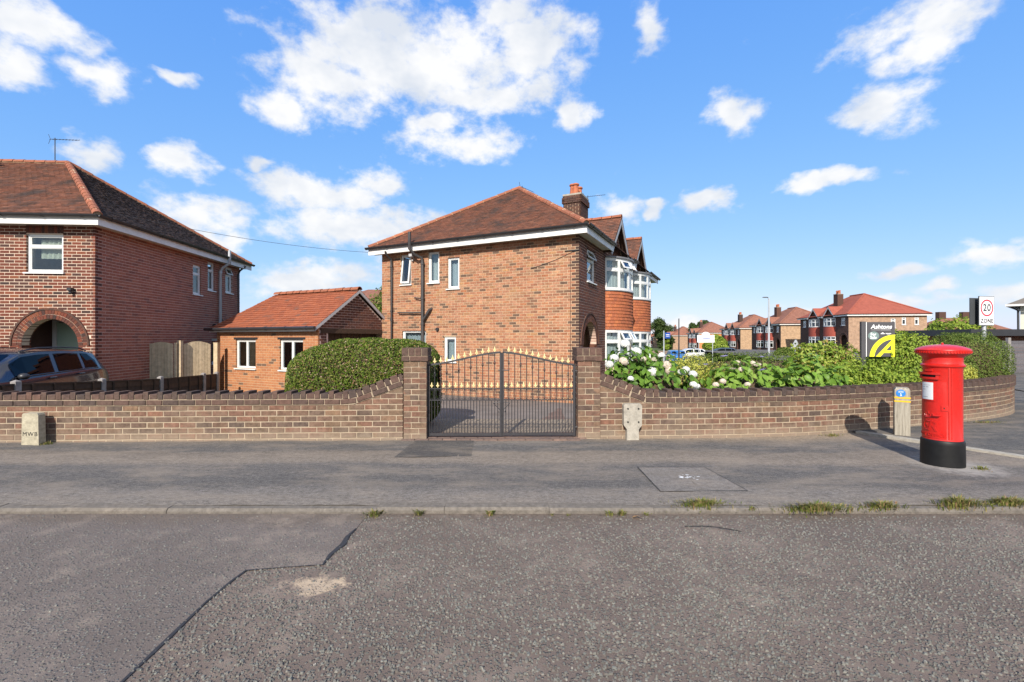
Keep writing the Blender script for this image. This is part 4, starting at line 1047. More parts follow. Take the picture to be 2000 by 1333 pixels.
def pipe(h, nm, pts, r, mat='pipe', collars=()):
    m = MB(); m.tube(pts, r, 10)
    for c in collars: m.tube([Vector(c)-V(0,0,.04), Vector(c)+V(0,0,.04)], r*1.25, 10)
    return m.obj(nm, mat, h, smooth=40)
d = -.09
def Em(c, z, dd=d): return EM(c, dd, z)
pipe(hM, 'downpipe', [Em(6.72, 4.52, -.38), Em(6.72, 4.4, -.3), Em(6.70, 4.28, -.1), Em(6.70, 4.1), Em(6.70, -.3)], .036, collars=[Em(6.70, z) for z in (4.05, 2.2, .6)])
pipe(hM, 'soil_pipe', [Em(5.62, 5.05, -.46), Em(5.62, 4.5, -.46), Em(5.55, 4.33, -.3), Em(5.40, 4.24, -.1), Em(5.38, 4.1), Em(5.38, -.3)], .052, collars=[Em(5.38, z) for z in (4.05, 2.9, 2.05, 1.1)])
pipe(hM, 'waste_pipe', [Em(5.38, 2.42), Em(6.42, 2.44), Em(6.42, 2.44, .05)], .024)
pipe(hM, 'waste_pipe', [Em(5.38, 2.88), Em(5.70, 2.93), Em(5.72, 2.93, .05)], .02)
pipe(hM, 'soil_branch', [Em(5.36, 2.15), Em(5.1, 2.5), Em(5.06, 2.56, .04)], .048)
pipe(hM, 'vent_outlet', [EM(4.82, -.07, 1.86), EM(4.82, .06, 1.86)], .055, 'black_plastic')
def flood(h, W, c, z):
    m = MB(); m.hexa(W, c-.07, c+.07, -.22, -.12, z, z+.1); m.tube([W(c, 0, z-.06), W(c, -.14, z+.03)], .02, 6); m.ball(W(c+.03, -.07, z-.11), .035); return m.obj('security_light', 'grey_paint', h)
flood(hM, EM, 5.78, 4.30)
m = MB(); m.hexa(EM, .0, .42, -.035, -.001, 4.05, 4.075); m.tube([EM(.02, -.02, 4.06), EM(.3, -.015, 3.98), EM(.7, -.012, 3.83), EM(1.5, -.012, 3.62)], .006, 5); m.tube([EM(.245, -.012, 3.9), EM(.25, -.012, -.2)], .005, 5); m.obj('cable', 'black_plastic', hM)
def El(c, z, dd=d): return EL(c, dd, z)
pipe(hL, 'soil_pipe', [El(5.62, 4.95, -.42), El(5.62, 4.45, -.42), El(5.6, 4.3, -.2), El(5.6, 4.15), El(5.6, -.2)], .052, 'galv', collars=[El(5.6, z) for z in (4.1, 2.0)])
pipe(hL, 'hopper', [El(5.55, 2.0), El(5.2, 2.05)], .07, 'black_plastic')
pipe(hL, 'downpipe', [El(6.95, 4.55, -.36), El(6.9, 4.35, -.15), El(6.9, 4.2), El(6.9, -.2)], .036, 'black_plastic')
pipe(hL, 'waste_pipe', [El(5.7, 2.3), El(6.4, 1.9)], .022, 'black_plastic')
m = MB(); m.hexa(FL, .50, .60, -.12, -.02, 2.80, 2.87); m.ball(FL(.55, -.08, 2.74), .04); m.tube([FL(.55, 0, 2.72), FL(.55, -.1, 2.8)], .018, 6); m.obj('security_light', 'black_plastic', hL)
def aerial(label, base, h, yaw, house_mat='iron'):
    a = thing('television_aerial', base, label, 'aerial'); b = Vector(base); d_ = V(math.cos(yaw), math.sin(yaw), 0); n = V(-d_.y, d_.x, 0)
    MB().tube([b, b+V(0,0,h)], .014, 6).obj('mast', 'iron', a)
    m = MB(); t = b+V(0,0,h-.05); m.tube([t-d_*.15, t+d_*.75], .009, 5)
    for k in range(9): c = t+d_*(-.1+k*.1); m.tube([c-n*.09-V(0,0,.05), c+n*.09+V(0,0,.05)], .005, 4)
    for s in (-1, 1): m.tube([t-d_*.14, t-d_*.2+V(0,0,s*.16)], .007, 4)
    m.obj('antenna', 'iron', a); return a
aerial('thin television aerial standing on the ridge of the house with the arched porch', tuple(PL(4.2, 3.7, 7.3)), 1.0, 0.1)
aerial('television aerial fixed to the chimney stack behind the orange brick gable', tuple(PM(6.75, 1.75, 6.9)), .85, -.35)
aerial('short television aerial at the hip apex of the orange brick house', tuple(PM(4.2, 3.7, 7.3)), .38, .9)
m = MB(); p0, p1 = PL(-.25, .3, 4.92), PM(.2, 7.45, 4.62); m.tube([p0.lerp(p1, t/14)-V(0,0,.18*4*(t/14)*(1-t/14)) for t in range(15)], .006, 5)
tag(m.obj('telephone_wire', 'iron'), 'thin black wire strung between the two brick houses', 'wire')

# ================================================================ garage
gC = (-5.78, 13.55); GP = frame2(gC, UM, SM)                  # a: along the gable end, b: along the long wall
gh = thing('garage', (*gC, -.25), 'small orange brick garage with gabled tiled roof and two white windows', 'garage')
GL, GW, gz = 4.9, 3.15, 1.90
GE = lambda c, dd, z: GP(dd, c, z); GF = lambda c, dd, z: GP(c, dd, z)
gops = [(.52, 1.10, .85, 1.66), (2.72, 3.32, .85, 1.66)]
gops = [(.63, 1.68, .57, 1.52), (2.84, 3.86, .57, 1.52)]
m = MB(); core(m, lambda c, dd, z: GE(c+.005, dd, z), GL-.005, -.45, gz, .005, .0645, [(o[0]-.005, o[1]-.005, o[2], o[3]) for o in gops]); m.hexa(GP, .23, GW, GL-.2, GL, -.45, gz); m.hexa(GP, GW-.2, GW-.012, .23, GL-.2, -.45, gz); m.obj('wall', 'mortar', gh)
m = MB(); core(m, lambda c, dd, z: GF(c+.0645, dd, z), GW-.0645, -.45, gz, .005, .22, [(.32, GW-.32, -.5, 1.72)]); m.prism(lambda p, q, r: GP(p, r, q), [(.0645, gz), (GW, gz), (GW/2, gz+1.13)], .005, .2); m.obj('gable_wall', 'mortar_side', gh)
rest = MB(); its = [(GE, q, math.atan2(-SM[1], -SM[0]), 'brick_garage') for q in bond(GL, -.3, gz, ops=gops)]
n_ = 0
for W_, q, r, k in sorted(its, key=lambda t: t[1][0]):
    if n_ < 300 and q[1]-q[0] > .15 and q[2] > .2: put('brick', brick_mesh(k, .223, .06, .0717, .003, random.randrange(4)), gh, W_((q[0]+q[1])/2, random.uniform(-.002, .001), (q[2]+q[3])/2), r, ((q[1]-q[0])/.223, 1, 1)); n_ += 1
    else: rest.hexa(W_, q[0], q[1], 0, .06, q[2], q[3], back=False)
tag(rest.obj('brickwork', 'brick_garage', gh), None, None, kind='stuff')
rest = MB()
for q in [(max(q[0], .066), *q[1:]) for q in bond(GW, -.3, gz+1.1, ops=[(.32, GW-.32, -.5, 1.72)]) if q[1] > .1]:
    hw = GW/2 if q[3] < gz else (gz+1.13-q[3])/1.13*GW/2-.03
    a0, a1 = max(q[0], GW/2-hw), min(q[1], GW/2+hw)
    if a1-a0 > .04: rest.hexa(GF, a0, a1, 0, .06, q[2], q[3], back=False)
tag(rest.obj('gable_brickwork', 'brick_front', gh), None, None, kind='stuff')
for o in gops:
    window(gh, GE, *o, mull=((o[0]+o[1])/2,), fw=.05); m = MB(); m.hexa(GE, o[0]-.1, o[1]+.1, -.006, .1, o[3]+.005, o[3]+.075); m.obj('lintel', 'black_plastic', gh)
m = MB(); m.hexa(GP, .0+.1, GW-.1, -.02, .15, 1.72, 1.87); m.obj('lintel_beam', 'timber_dark', gh)
m = MB(); m.hexa(GP, .33, GW-.33, .35, .4, -.4, 1.72)
for k in range(9): m.hexa(GP, .40+k*.27, .42+k*.27, .335, .36, -.35, 1.7)
m.obj('garage_door', 'timber_dark', gh)
zri = gz+1.2; ov = .2
e0, e1 = GP(-ov, -.12, gz-.02), GP(-ov, GL+.12, gz-.02); f0, f1 = GP(GW+ov, -.12, gz-.02), GP(GW+ov, GL+.12, gz-.02); t0, t1 = GP(GW/2, -.12, zri+.05), GP(GW/2, GL-.9, zri+.05); te = GP(GW/2, GL-.9, zri+.05)
dk = MB(); dk.add([e0, e1, f0, f1, t0, t1], [(0, 1, 5, 4), (2, 4, 5, 3), (1, 3, 5)]); dk.obj('roof', 'timber_dark', gh)
tm = MB(); tiles(tm, e0, e1, t0, t1, w=.2, gauge=.125); tiles(tm, f0, f1, t0, t1, w=.2, gauge=.125); tag(tm.obj('roof_tiles', 'tile_garage', gh), None, None, kind='stuff')
ridge_line(gh, t0+V(0,0,.05), t1+V(0,0,.05), name='ridge_tile', r=.1, ln=.33)
m = MB()
for sg, e in ((1, e0), (-1, f0)): m.add([e-V(0,0,.10), t0-V(0,0,.10), t0+V(0,0,.01), e+V(0,0,.01)]+[x+Vector((*SM, 0))*.03 for x in (e-V(0,0,.10), t0-V(0,0,.10), t0+V(0,0,.01), e+V(0,0,.01))], [(0,1,2,3), (4,5,6,7), (0,1,5,4), (3,2,6,7)])
m.obj('bargeboard', 'grey_paint', gh)
m = MB(); m.hexa(GP, -ov+.02, -ov+.04, -.1, GL+.1, gz-.13, gz-.03); m.obj('fascia', 'white_paint', gh)
m = MB(); m.tube([GP(-ov-.05, -.15, gz-.03), GP(-ov-.05, GL+.25, gz-.03)], .052, 10)
for k in range(6): m.tube([GP(-ov-.05, .2+k*.9-.03, gz-.03), GP(-ov-.05, .2+k*.9+.03, gz-.03)], .06, 10)
m.obj('gutter', 'black_plastic', gh, smooth=40)
# house roof seen over the garage
bh = thing('rear_house', (-9.5, 40, -1), 'distant brown roof and chimney between the garage and the orange house', 'house')
m = MB(); m.box((-12.6, 43, 1.5), (9, 8, 5.4)); m.obj('wall', brickfar('brick_rear', 0, (.36,.16,.09), (.3,.13,.08), (.42,.32,.24)), bh)
m = MB(); m.add([(-17.6,38.6,4.1), (-7.6,38.6,4.1), (-7.6,47.4,4.1), (-17.6,47.4,4.1), (-13.6,43,6.2), (-11.8,43,6.2)], [(0,1,5,4), (1,2,5), (2,3,4,5), (3,0,4)]); r_ = m.obj('roof', 'tile_farbrown', bh)
m = MB(); m.box((-10.9, 41.5, 6.2), (1.0, .7, 2.2)); m.obj('chimney', 'brick_dark', r_)
for k in range(3): MB().lathe((-11.2+k*.3, 41.5, 7.3), [(.13, 0), (.1, .35), (.13, .4)], 10).obj('chimney_pot', 'terracotta', r_)

# ================================================================ fences
fn = thing('low_fence', (-8.8, 8.1, 0), 'low dark overlap timber fence with concrete posts along the driveway', 'fence')
xl = lambda y: -8.83-.072*(y-8.1); zl_ = lambda y: float(np.interp(y, [6.3, 8.1, 9.95, 11.75, 14.3], [.86, .79, .666, .56, .49]))
ys = [6.35, 8.1, 9.95, 11.77, 13.6, 14.3]
for i, y in enumerate(ys):
    if i == 0: continue
    m = MB(); x = xl(y); zt = zl_(y); m.hexa(lambda a, b, z: V(x+a, y+b, z), -.05, .05, -.05, .05, -.3, zt); m.add([(x-.05, y-.05, zt), (x+.05, y-.05, zt), (x+.05, y+.05, zt), (x-.05, y+.05, zt), (x, y, zt+.03)], [(0,1,4), (1,2,4), (2,3,4), (3,0,4)]); m.obj('post', 'post_concrete', fn)
for i in range(len(ys)-1):
    ya, yb = ys[i]+.05, ys[i+1]-.05
    za, zb_ = zl_(ya)-.05, zl_(yb)-.05; nb = 5
    m = MB(); xa, xb = xl(ya), xl(yb)
    m.add([(xa-.02, ya, za-.02), (xb-.02, yb, zb_-.02), (xb+.03, yb, zb_-.02), (xa+.03, ya, za-.02), (xa-.02, ya, za+.012), (xb-.02, yb, zb_+.012), (xb+.03, yb, zb_+.012), (xa+.03, ya, za+.012)], [(0,1,5,4), (1,2,6,5), (2,3,7,6), (3,0,4,7), (4,5,6,7), (3,2,1,0)]); m.obj('capping', 'timber_dark', fn)
    for k in range(nb):
        z0, z1 = -.12*(k+1)-.02, -.12*k+.0; m = MB(); j = random.uniform(-.006, .006)
        m.add([(xa+.028, ya, za+z0+j), (xb+.028, yb, zb_+z0-j), (xb+.012, yb, zb_+z1), (xa+.012, ya, za+z1), (xa+.008, ya, za+z0+j), (xb+.008, yb, zb_+z0-j), (xb, yb, zb_+z1), (xa, ya, za+z1)], [(0,1,2,3), (7,6,5,4), (0,4,5,1), (3,2,6,7)]); m.obj('board', 'timber_dark', fn)
    nbt = 4 if yb-ya > 1 else 1
    for k in range(nbt):
        y = ya+(yb-ya)*(k+.5)/nbt; x = xl(y); m = MB(); m.hexa(lambda a, b, z: V(x+a, y+b, z), .03, .05, -.018, .018, zl_(y)-.65, zl_(y)-.06); m.obj('batten', 'timber_dark', fn)
MT['timber_pale'] = pieces('timber_pale', [(0, (.56,.43,.28)), (.4, (.49,.385,.255)), (.7, (.60,.47,.31)), (1, (.45,.345,.235))], namt=.3, nscale=9, bump=.3)
def plank_gate(label, A, B, zb0, zt, rise, n):
    A, B = Vector((*A, 0)), Vector((*B, 0)); d_ = (B-A).normalized(); nn = V(-d_.y, d_.x, 0); ln = (B-A).length
    g = thing('timber_gate', (A.x, A.y, zb0), label, 'gate', None)
    for k in range(n):
        a, b = ln*k/n, ln*(k+1)/n-.006; f = lambda s: zt+rise*math.sin(math.pi*s/ln); m = MB()
        j = random.uniform(-.003, .003)
        m.add([A+d_*a+nn*j+V(0,0,zb0), A+d_*b+nn*j+V(0,0,zb0), A+d_*b+nn*(.02+j)+V(0,0,zb0), A+d_*a+nn*(.02+j)+V(0,0,zb0), A+d_*a+nn*j+V(0,0,f(a)), A+d_*b+nn*j+V(0,0,f(b)), A+d_*b+nn*(.02+j)+V(0,0,f(b)), A+d_*a+nn*(.02+j)+V(0,0,f(a))], [(0,1,5,4), (1,2,6,5), (2,3,7,6), (3,0,4,7), (4,5,6,7)]); m.obj('board', 'timber_pale', g)
    for z in (zb0+.3, zt-.2):
        m = MB(); m.hexa(lambda s, b, q: A+d_*s+nn*b+V(0,0,q), .02, ln-.02, .025, .06, z, z+.09); m.obj('ledge', 'timber_pale', g)
    return g
plank_gate('pale timber gate leaf with arched top next to the shaded brick side wall', (-11.06, 13.86), (-10.44, 14.03), -.2, 1.38, .07, 8)
plank_gate('pale timber gate leaf with arched top next to the garage', (-10.36, 14.36), (-9.93, 15.0), -.2, 1.37, .1, 9)
def tpost(label, x, y, w, zt, mat='timber_pale', rz=0.):
    m = MB(); m.box((x, y, zt/2-.15), (w, w, zt+.3), rz); m.box((x, y, zt+.012), (w+.012, w+.012, .024), rz); return tag(m.obj('timber_post', mat, org=(x, y, -.25)), label, 'post')
tpost('pale square timber post between the two arched gate leaves', -10.37, 14.22, .11, 1.47)
tpost('pale square timber gate post standing against the garage corner', -9.80, 15.10, .13, 1.40)
tpost('wide pale timber board fixed beside the middle gate post', -10.42, 14.1, .06, 1.40, rz=.5)

# ================================================================ street furniture: pillar box
g = G('post_red'); f = g.noise(6, 7, .7, stretch=(1, 1, .25)); MT['red'] = g.fin(g.mix(1., g.mix(g.ramp(f, [(.4, 0.), (.75, .5)]), (.55,.012,.008), (.43,.022,.014)), g.ramp(g.noise(40, 5, .7), [(.3, .82), (.6, 1.)]), 'MULTIPLY'), g.ramp(f, [(.3, .25), (.7, .48)]), .45, coat=.25)
MT['box_black'] = plain('box_black', (.009,.009,.0095), .5, .3, dirt=.4, nscale=9)
MT['notice'] = plain('notice', (.72,.74,.74), .3, .5, dirt=.05)
def text_geo(body, size=1., shear=0., extrude=.0, res=3, spacing=1., bold=0.):
    cu = bpy.data.curves.new('t', 'FONT'); cu.body = body; cu.size = size; cu.shear = shear; cu.extrude = extrude; cu.align_x = 'CENTER'; cu.align_y = 'CENTER'; cu.resolution_u = res; cu.space_character = spacing; cu.offset = bold
    ob = bpy.data.objects.new('t', cu); COL.objects.link(ob); dg = bpy.context.evaluated_depsgraph_get(); me = ob.evaluated_get(dg).to_mesh()
    vs = [tuple(v.co) for v in me.vertices]; fs = [tuple(p.vertices) for p in me.polygons]
    ob.evaluated_get(dg).to_mesh_clear(); bpy.data.objects.remove(ob); bpy.data.curves.remove(cu); return vs, fs
BX, BY, BZ = 5.22, 5.52, .035
pb = thing('pillar_box', (BX, BY, BZ), 'red cylindrical pillar post box with black base standing on the pavement', 'post box')
def cyl(ph, r, z): return V(BX-math.cos(ph)*r, BY-math.sin(ph)*r, BZ+z)     # ph=0 faces along the street, towards -X
r0 = .182
MB().lathe((BX, BY, BZ), [(.204, -.1), (.206, .02), (.203, .25), (.203, .285), (.196, .30), (.19, .305)], 48).obj('base', 'box_black', pb, smooth=35)
MB().lathe((BX, BY, BZ), [(r0+.004, .29), (r0+.006, .31), (r0, .325), (r0, 1.16), (r0+.004, 1.17), (r0+.022, 1.185), (r0+.024, 1.2), (r0+.006, 1.215), (r0+.002, 1.24), (r0+.006, 1.30)], 48).obj('body', 'red', pb, smooth=35)
cap = MB().lathe((BX, BY, BZ), [(r0+.006, 1.29), (r0+.03, 1.315), (.245, 1.335), (.252, 1.34), (.252, 1.372), (.258, 1.376), (.256, 1.385), (.235, 1.40), (.19, 1.42), (.13, 1.436), (.06, 1.445), (.012, 1.448), (.012, 1.462), (.004, 1.468)], 56).obj('cap', 'red', pb, smooth=35)
m = MB()
for k in range(56):
    a = 2*math.pi*k/56; m.hexa(lambda t, b, z: V(BX+math.cos(a+t)*(b), BY+math.sin(a+t)*(b), BZ+z), -.026, .026, .25, .2595, 1.346, 1.367)
m.obj('cap_dentils', 'red', cap)
def on_box(poly_vs, fs, ph0, zc, rr, flip=1):
    return [cyl(ph0+x/rr, rr+.0+z, zc+y) for x, y, z in poly_vs], fs
def cpatch(mb, p0, p1, z0, z1, ra, rb, n=10):
    for k in range(n):
        a, b = p0+(p1-p0)*k/n, p0+(p1-p0)*(k+1)/n
        mb.add([cyl(a, ra, z0), cyl(b, ra, z0), cyl(b, rb, z0), cyl(a, rb, z0), cyl(a, ra, z1), cyl(b, ra, z1), cyl(b, rb, z1), cyl(a, rb, z1)], [(3,2,6,7), (4,5,6,7), (0,1,2,3), (0,4,7,3), (1,2,6,5)])
dp0, dp1 = R(-50), R(58)
m = MB(); cpatch(m, dp0, dp1, .325, 1.0, r0-.02, r0+.005, 20); cpatch(m, dp1+R(5), dp1+R(9), .325, 1.17, r0-.01, r0+.006, 2); cpatch(m, dp1+R(14), dp1+R(16), .325, 1.17, r0-.01, r0+.004, 1)
door = m.obj('door', 'red', pb)
m = MB(); cpatch(m, R(-32), R(38), 1.03, 1.055, r0-.02, r0+.028, 12); cpatch(m, R(-34), R(42), 1.085, 1.11, r0-.02, r0+.036, 12); cpatch(m, R(-32), R(-26), 1.055, 1.085, r0-.02, r0+.026, 2); cpatch(m, R(30), R(38), 1.055, 1.085, r0-.02, r0+.026, 2); cpatch(m, R(-5), R(20), 1.125, 1.15, r0-.01, r0+.014, 5)
m.obj('slot_hood', 'red', pb)
m = MB(); cpatch(m, R(-26), R(30), 1.055, 1.085, r0-.02, r0+.006, 10); m.obj('letter_slot', 'ink', pb)
m = MB(); cpatch(m, R(-22), R(26), .77, 1.005, r0, r0+.012, 10); fr_ = m.obj('notice_frame', 'red', door)
m = MB(); cpatch(m, R(-18), R(22), .785, .99, r0, r0+.0145, 10); m.obj('notice_plate', 'notice', door)
m = MB()
for i, (z, a, b) in enumerate(((.93, -12, -4), (.93, 0, 8), (.90, -12, -2), (.81, -12, 6), (.955, -12, 14))): cpatch(m, R(a), R(b), z, z+.009 if i != 4 else z+.004, r0, r0+.0155, 3)
m.obj('notice_lines', 'grey_paint', door)
m = MB(); cpatch(m, R(44), R(62), .66, .72, r0, r0+.014, 3); m.obj('lock_plate', 'red', door); m = MB(); cpatch(m, R(50), R(53), .685, .70, r0, r0+.016, 1); m.obj('keyhole', 'ink', door)
MB().tube([cyl(R(22), r0+.005, .605), cyl(R(24), r0+.03, .60), cyl(R(40), r0+.035, .60), cyl(R(42), r0+.005, .605)], .009, 8).obj('pull', 'red', door)
m = MB()                                                     # royal cipher and crown
for body, x, y, sz, sh in (('G', -.034, 0., .17, .25), ('R', .034, -.012, .17, .25), ('VI', .0, -.004, .06, 0.)):
    vs, fs = text_geo(body, sz, sh, .005, bold=.0015 if sz > .1 else 0)
    m.add([cyl(R(6)+(x+a)/r0, r0+.006+c, .475+y+b) for a, b, c in vs], fs)
def ct(pts, r=.004): m.tube([cyl(R(6)+a/r0, r0+.007, .575+b) for a, b in pts], r, 6)
ct([(-.04, 0), (-.02, -.006), (.02, -.006), (.04, 0)], .006); ct([(-.042, .01), (0, .004), (.042, .01)], .004)
for s in (-1, 1): ct([(s*.04, .005), (s*.05, .03), (s*.035, .045), (0, .036)]); ct([(s*.018, .004), (s*.024, .03), (0, .05)])
ct([(0, .035), (0, .068)]); ct([(-.01, .06), (.01, .06)])
m.obj('royal_cipher', 'red', door)
m = MB(); vs, fs = text_geo('POST OFFICE', .048, 0, .004, spacing=1.08, bold=.0006); m.add([cyl(R(8)+a/r0, r0+.006+c, .345+b+.02) for a, b, c in vs], fs); m.obj('lettering', 'red', door)
# timber bollard with roundel
g = G('timber_grey'); f = g.noise(9, 7, .7, stretch=(5, 5, .35)); MT['timber_grey'] = g.fin(g.ramp(f, [(.3, (.16,.14,.115)), (.5, (.30,.27,.22)), (.72, (.40,.365,.30))]), .9, .15); g.bump(f, .8, .01)
MT['yellow'] = plain('yellow_band', (.68,.40,.02), .5, .4, dirt=.1); MT['blue'] = plain('blue_disc', (.02,.18,.55), .4, .5, dirt=.05)
bx, by, rz = 6.13, 7.16, -.60; ca, sa = math.cos(rz), math.sin(rz)
BF = lambda a, b, z: V(bx+ca*a-sa*b, by+sa*a+ca*b, z)
bo = thing('timber_bollard', (bx, by, .03), 'weathered timber bollard with blue roundel and two yellow bands', 'bollard')
m = MB(); w2 = .094; m.hexa(BF, -w2, w2, -w2, w2, -.1, .75); m.add([BF(-w2, -w2, .75), BF(w2, -w2, .75), BF(w2, w2, .75), BF(-w2, w2, .75), BF(-w2+.02, -w2+.02, .785), BF(w2-.02, -w2+.02, .785), BF(w2-.02, w2-.02, .785), BF(-w2+.02, w2-.02, .785)], [(0,1,5,4), (1,2,6,5), (2,3,7,6), (3,0,4,7), (4,5,6,7)]); m.obj('post', 'timber_grey', bo)
for z in (.575, .63): m = MB(); m.hexa(BF, -w2-.003, w2+.003, -w2-.003, w2+.003, z-.012, z+.012); m.obj('band', 'yellow', bo)
m = MB(); m.prism(lambda p, q, r: BF(p-.02, r, q+.70), [(.058*math.cos(k*math.pi/14), .058*math.sin(k*math.pi/14)) for k in range(28)], -w2-.006, -w2); dsc = m.obj('roundel', 'blue', bo)
m = MB(); fg = lambda p, q: BF(p-.02, -w2-.0065, q+.70); m.ball(fg(0, .0), (.007, .001, .008), 8, 6)
m.tube([fg(0, -.008), fg(0, -.03)], .006, 5); m.tube([fg(.004, -.028), fg(.012, -.046)], .004, 5); m.tube([fg(-.002, -.028), fg(-.008, -.046)], .004, 5)
for s in (-1, 1): m.lathe((0,0,0), [(.0001, 0)], 3) if False else m.tube([fg(s*.018+.012*math.cos(k*.7), .022+.012*math.sin(k*.7)) for k in range(10)], .0022, 4)
m.tube([fg(-.018, .022), fg(-.006, .034), fg(.01, .034), fg(.018, .022)], .0022, 4); m.obj('symbol', 'white', dsc)
# boundary markers
mk = thing('marker_stone', (-6.81, 6.48, .05), 'pale stone boundary marker lettered MWB at the foot of the wall', 'marker')
m = MB(); m.prism(lambda p, q, r: V(-6.81+p, r, q), [(-.125, -.1), (.125, -.1), (.115, .47), (.10, .495), (-.10, .495), (-.115, .47)], 6.43, 6.53); m.obj('stone', 'stone_old', mk)
vs, fs = text_geo('MWB', .085, 0, .003, spacing=1.15); m = MB(); m.add([(-6.81+a, 6.4285-c*.2, .20+b) for a, b, c in vs], fs); m.obj('lettering', 'ink', mk)
mk = thing('hydrant_marker', (1.82, 6.85, .03), 'concrete hydrant marker post with broad plate head and bolt holes', 'marker')
m = MB(); m.prism(lambda p, q, r: V(1.815+p, r, q), [(-.095, -.1), (.095, -.1), (.088, .19), (.135, .25), (.138, .545), (.12, .57), (-.12, .57), (-.138, .545), (-.135, .25), (-.088, .19)], 6.83, 6.93); hd = m.obj('post', 'concrete', mk)
for x in (-.075, .085):
    for z in (.30, .50): MB().tube([(1.815+x, 6.822, z), (1.815+x, 6.84, z)], .013, 8).obj('bolt_hole', 'ink', mk)
# estate agent board
MT['board'] = plain('board_grey', (.075,.072,.078), .45, .4, dirt=.08); MT['sign_yellow'] = plain('sign_yellow', (.80,.76,.03), .45, .4, dirt=.04); MT['badge'] = plain('badge', (.16,.22,.21), .5, .4, dirt=.05)
SX, SY, srz = 7.74, 9.95, -.06; ca, sa = math.cos(srz), math.sin(srz)
SF = lambda a, b, z: V(SX+ca*a-sa*b, SY+sa*a+ca*b, z)
es = thing('for_sale_board', (SX, SY, -.3), 'dark grey Ashtons For Sale board with yellow A on a post', 'sign')
BW, Z0, Z1 = .60, 1.16, 1.915
m = MB(); m.hexa(SF, 0, BW, -.004, .004, Z0, Z1); brd = m.obj('board', 'board', es)
m = MB(); m.hexa(SF, -.115, -.02, -.03, .03, -.3, Z1+.01); m.obj('post', 'board', es); m = MB(); m.hexa(SF, -.02, .0, -.02, .02, Z0, Z1); m.obj('edge_strip', 'white', es)
def flat(polys, mat, nm, zoff=-.0055):
    m = MB()
    for pl in polys: m.prism(lambda p, q, r: SF(p, r, q), pl, zoff, -.0045)
    return m.obj(nm, mat, brd)
def txt(body, sz, x, z, sh=0., bold=0., mat='white', nm='lettering', yo=-.0062, sx=1.):
    vs, fs = text_geo(body, sz, sh, .0, bold=bold); m = MB(); m.add([SF(x+a*sx, yo, z+b) for a, b, c in vs], fs); return m.obj(nm, mat, brd)
txt('Ashtons', .125, .315, Z1-.105, .2, .003, sx=1.05)
flat([[(.105, Z1-.168), (.30, Z1-.168), (.30, Z1-.176), (.105, Z1-.176)], [(.305, Z1-.166), (.51, Z1-.166), (.51, Z1-.178), (.305, Z1-.178)]], 'grey_paint', 'tagline')
flat([[(.155+.115*math.cos(k*math.pi/16), Z1-.30+.095*math.sin(k*math.pi/16)) for k in range(32)]], 'badge', 'badge')
txt('For', .085, .15, Z1-.268, 0, .002); txt('Sale', .085, .15, Z1-.338, 0, .002)
flat([[(.30, Z1-.255), (.345, Z1-.225), (.39, Z1-.255), (.39, Z1-.262), (.30, Z1-.262)], [(.405, Z1-.243), (.52, Z1-.243), (.52, Z1-.255), (.405, Z1-.255)], [(.43, Z1-.272), (.50, Z1-.272), (.50, Z1-.278), (.43, Z1-.278)]], 'white', 'small_print')
A_ = []
n = 20
cx, cz, ra, rb = BW, Z0-.06, .53, .43
arc = []
for k in range(n):
    t0_, t1_ = math.pi/2+k*math.pi/2/n*1.04, math.pi/2+(k+1)*math.pi/2/n*1.04
    q = [(cx+ra*math.cos(t0_), cz+ra*math.sin(t0_)*.96+.03), (cx+ra*math.cos(t1_), cz+ra*math.sin(t1_)*.96+.03), (cx+rb*math.cos(t1_), cz+rb*math.sin(t1_)*.96+.03), (cx+rb*math.cos(t0_), cz+rb*math.sin(t0_)*.96+.03)]
    q = [(a, max(b, Z0+.001)) for a, b in q]
    if max(b for a, b in q) > Z0+.01: arc.append(q)
flat(arc, 'sign_yellow', 'logo_arc')
flat([[(.20, Z0+.001), (.30, Z0+.001), (BW-.07, Z0+.27), (BW-.07, Z0+.37), (BW-.06, Z0+.37)], [(BW-.08, Z0+.001), (BW-.001, Z0+.001), (BW-.001, Z0+.37), (BW-.08, Z0+.37)], [(.36, Z0+.08), (BW-.08, Z0+.08), (BW-.08, Z0+.135), (.40, Z0+.135)]], 'sign_yellow', 'logo_a')
# 20 zone sign
MT['sign_white'] = plain('sign_white', (.78,.78,.80), .4, .5, dirt=.03); MT['sign_red'] = plain('sign_red', (.60,.02,.05), .4, .5, dirt=.03); MT['sign_back'] = plain('sign_back', (.06,.065,.07), .5, .4)
zx, zy, zrz = 12.62, 12.1, .22; ca2, sa2 = math.cos(zrz), math.sin(zrz)
ZF = lambda a, b, z: V(zx+ca2*a-sa2*b, zy+sa2*a+ca2*b, z)
zs_ = thing('speed_limit_sign', (zx, zy, -.3), 'white 20 ZONE speed sign with red ring on a grey post', 'sign')
MB().tube([ZF(0, .06, -.4), ZF(0, .06, 2.55)], .045, 12).obj('post', 'galv', zs_, smooth=40)
m = MB(); m.hexa(ZF, -.27, .27, .0, .02, 1.90, 2.68); m.obj('back_plate', 'sign_back', zs_)
m = MB(); m.hexa(ZF, -.255, .255, -.004, .0, 1.915, 2.665); fc = m.obj('face', 'sign_white', zs_)
m = MB(); n = 40
for k in range(n):
    a, b = 2*math.pi*k/n, 2*math.pi*(k+1)/n; m.prism(lambda p, q, r: ZF(p, r, q+2.37), [(.225*math.cos(a), .225*math.sin(a)), (.225*math.cos(b), .225*math.sin(b)), (.185*math.cos(b), .185*math.sin(b)), (.185*math.cos(a), .185*math.sin(a))], -.0075, -.005)
m.obj('red_ring', 'sign_red', fc)
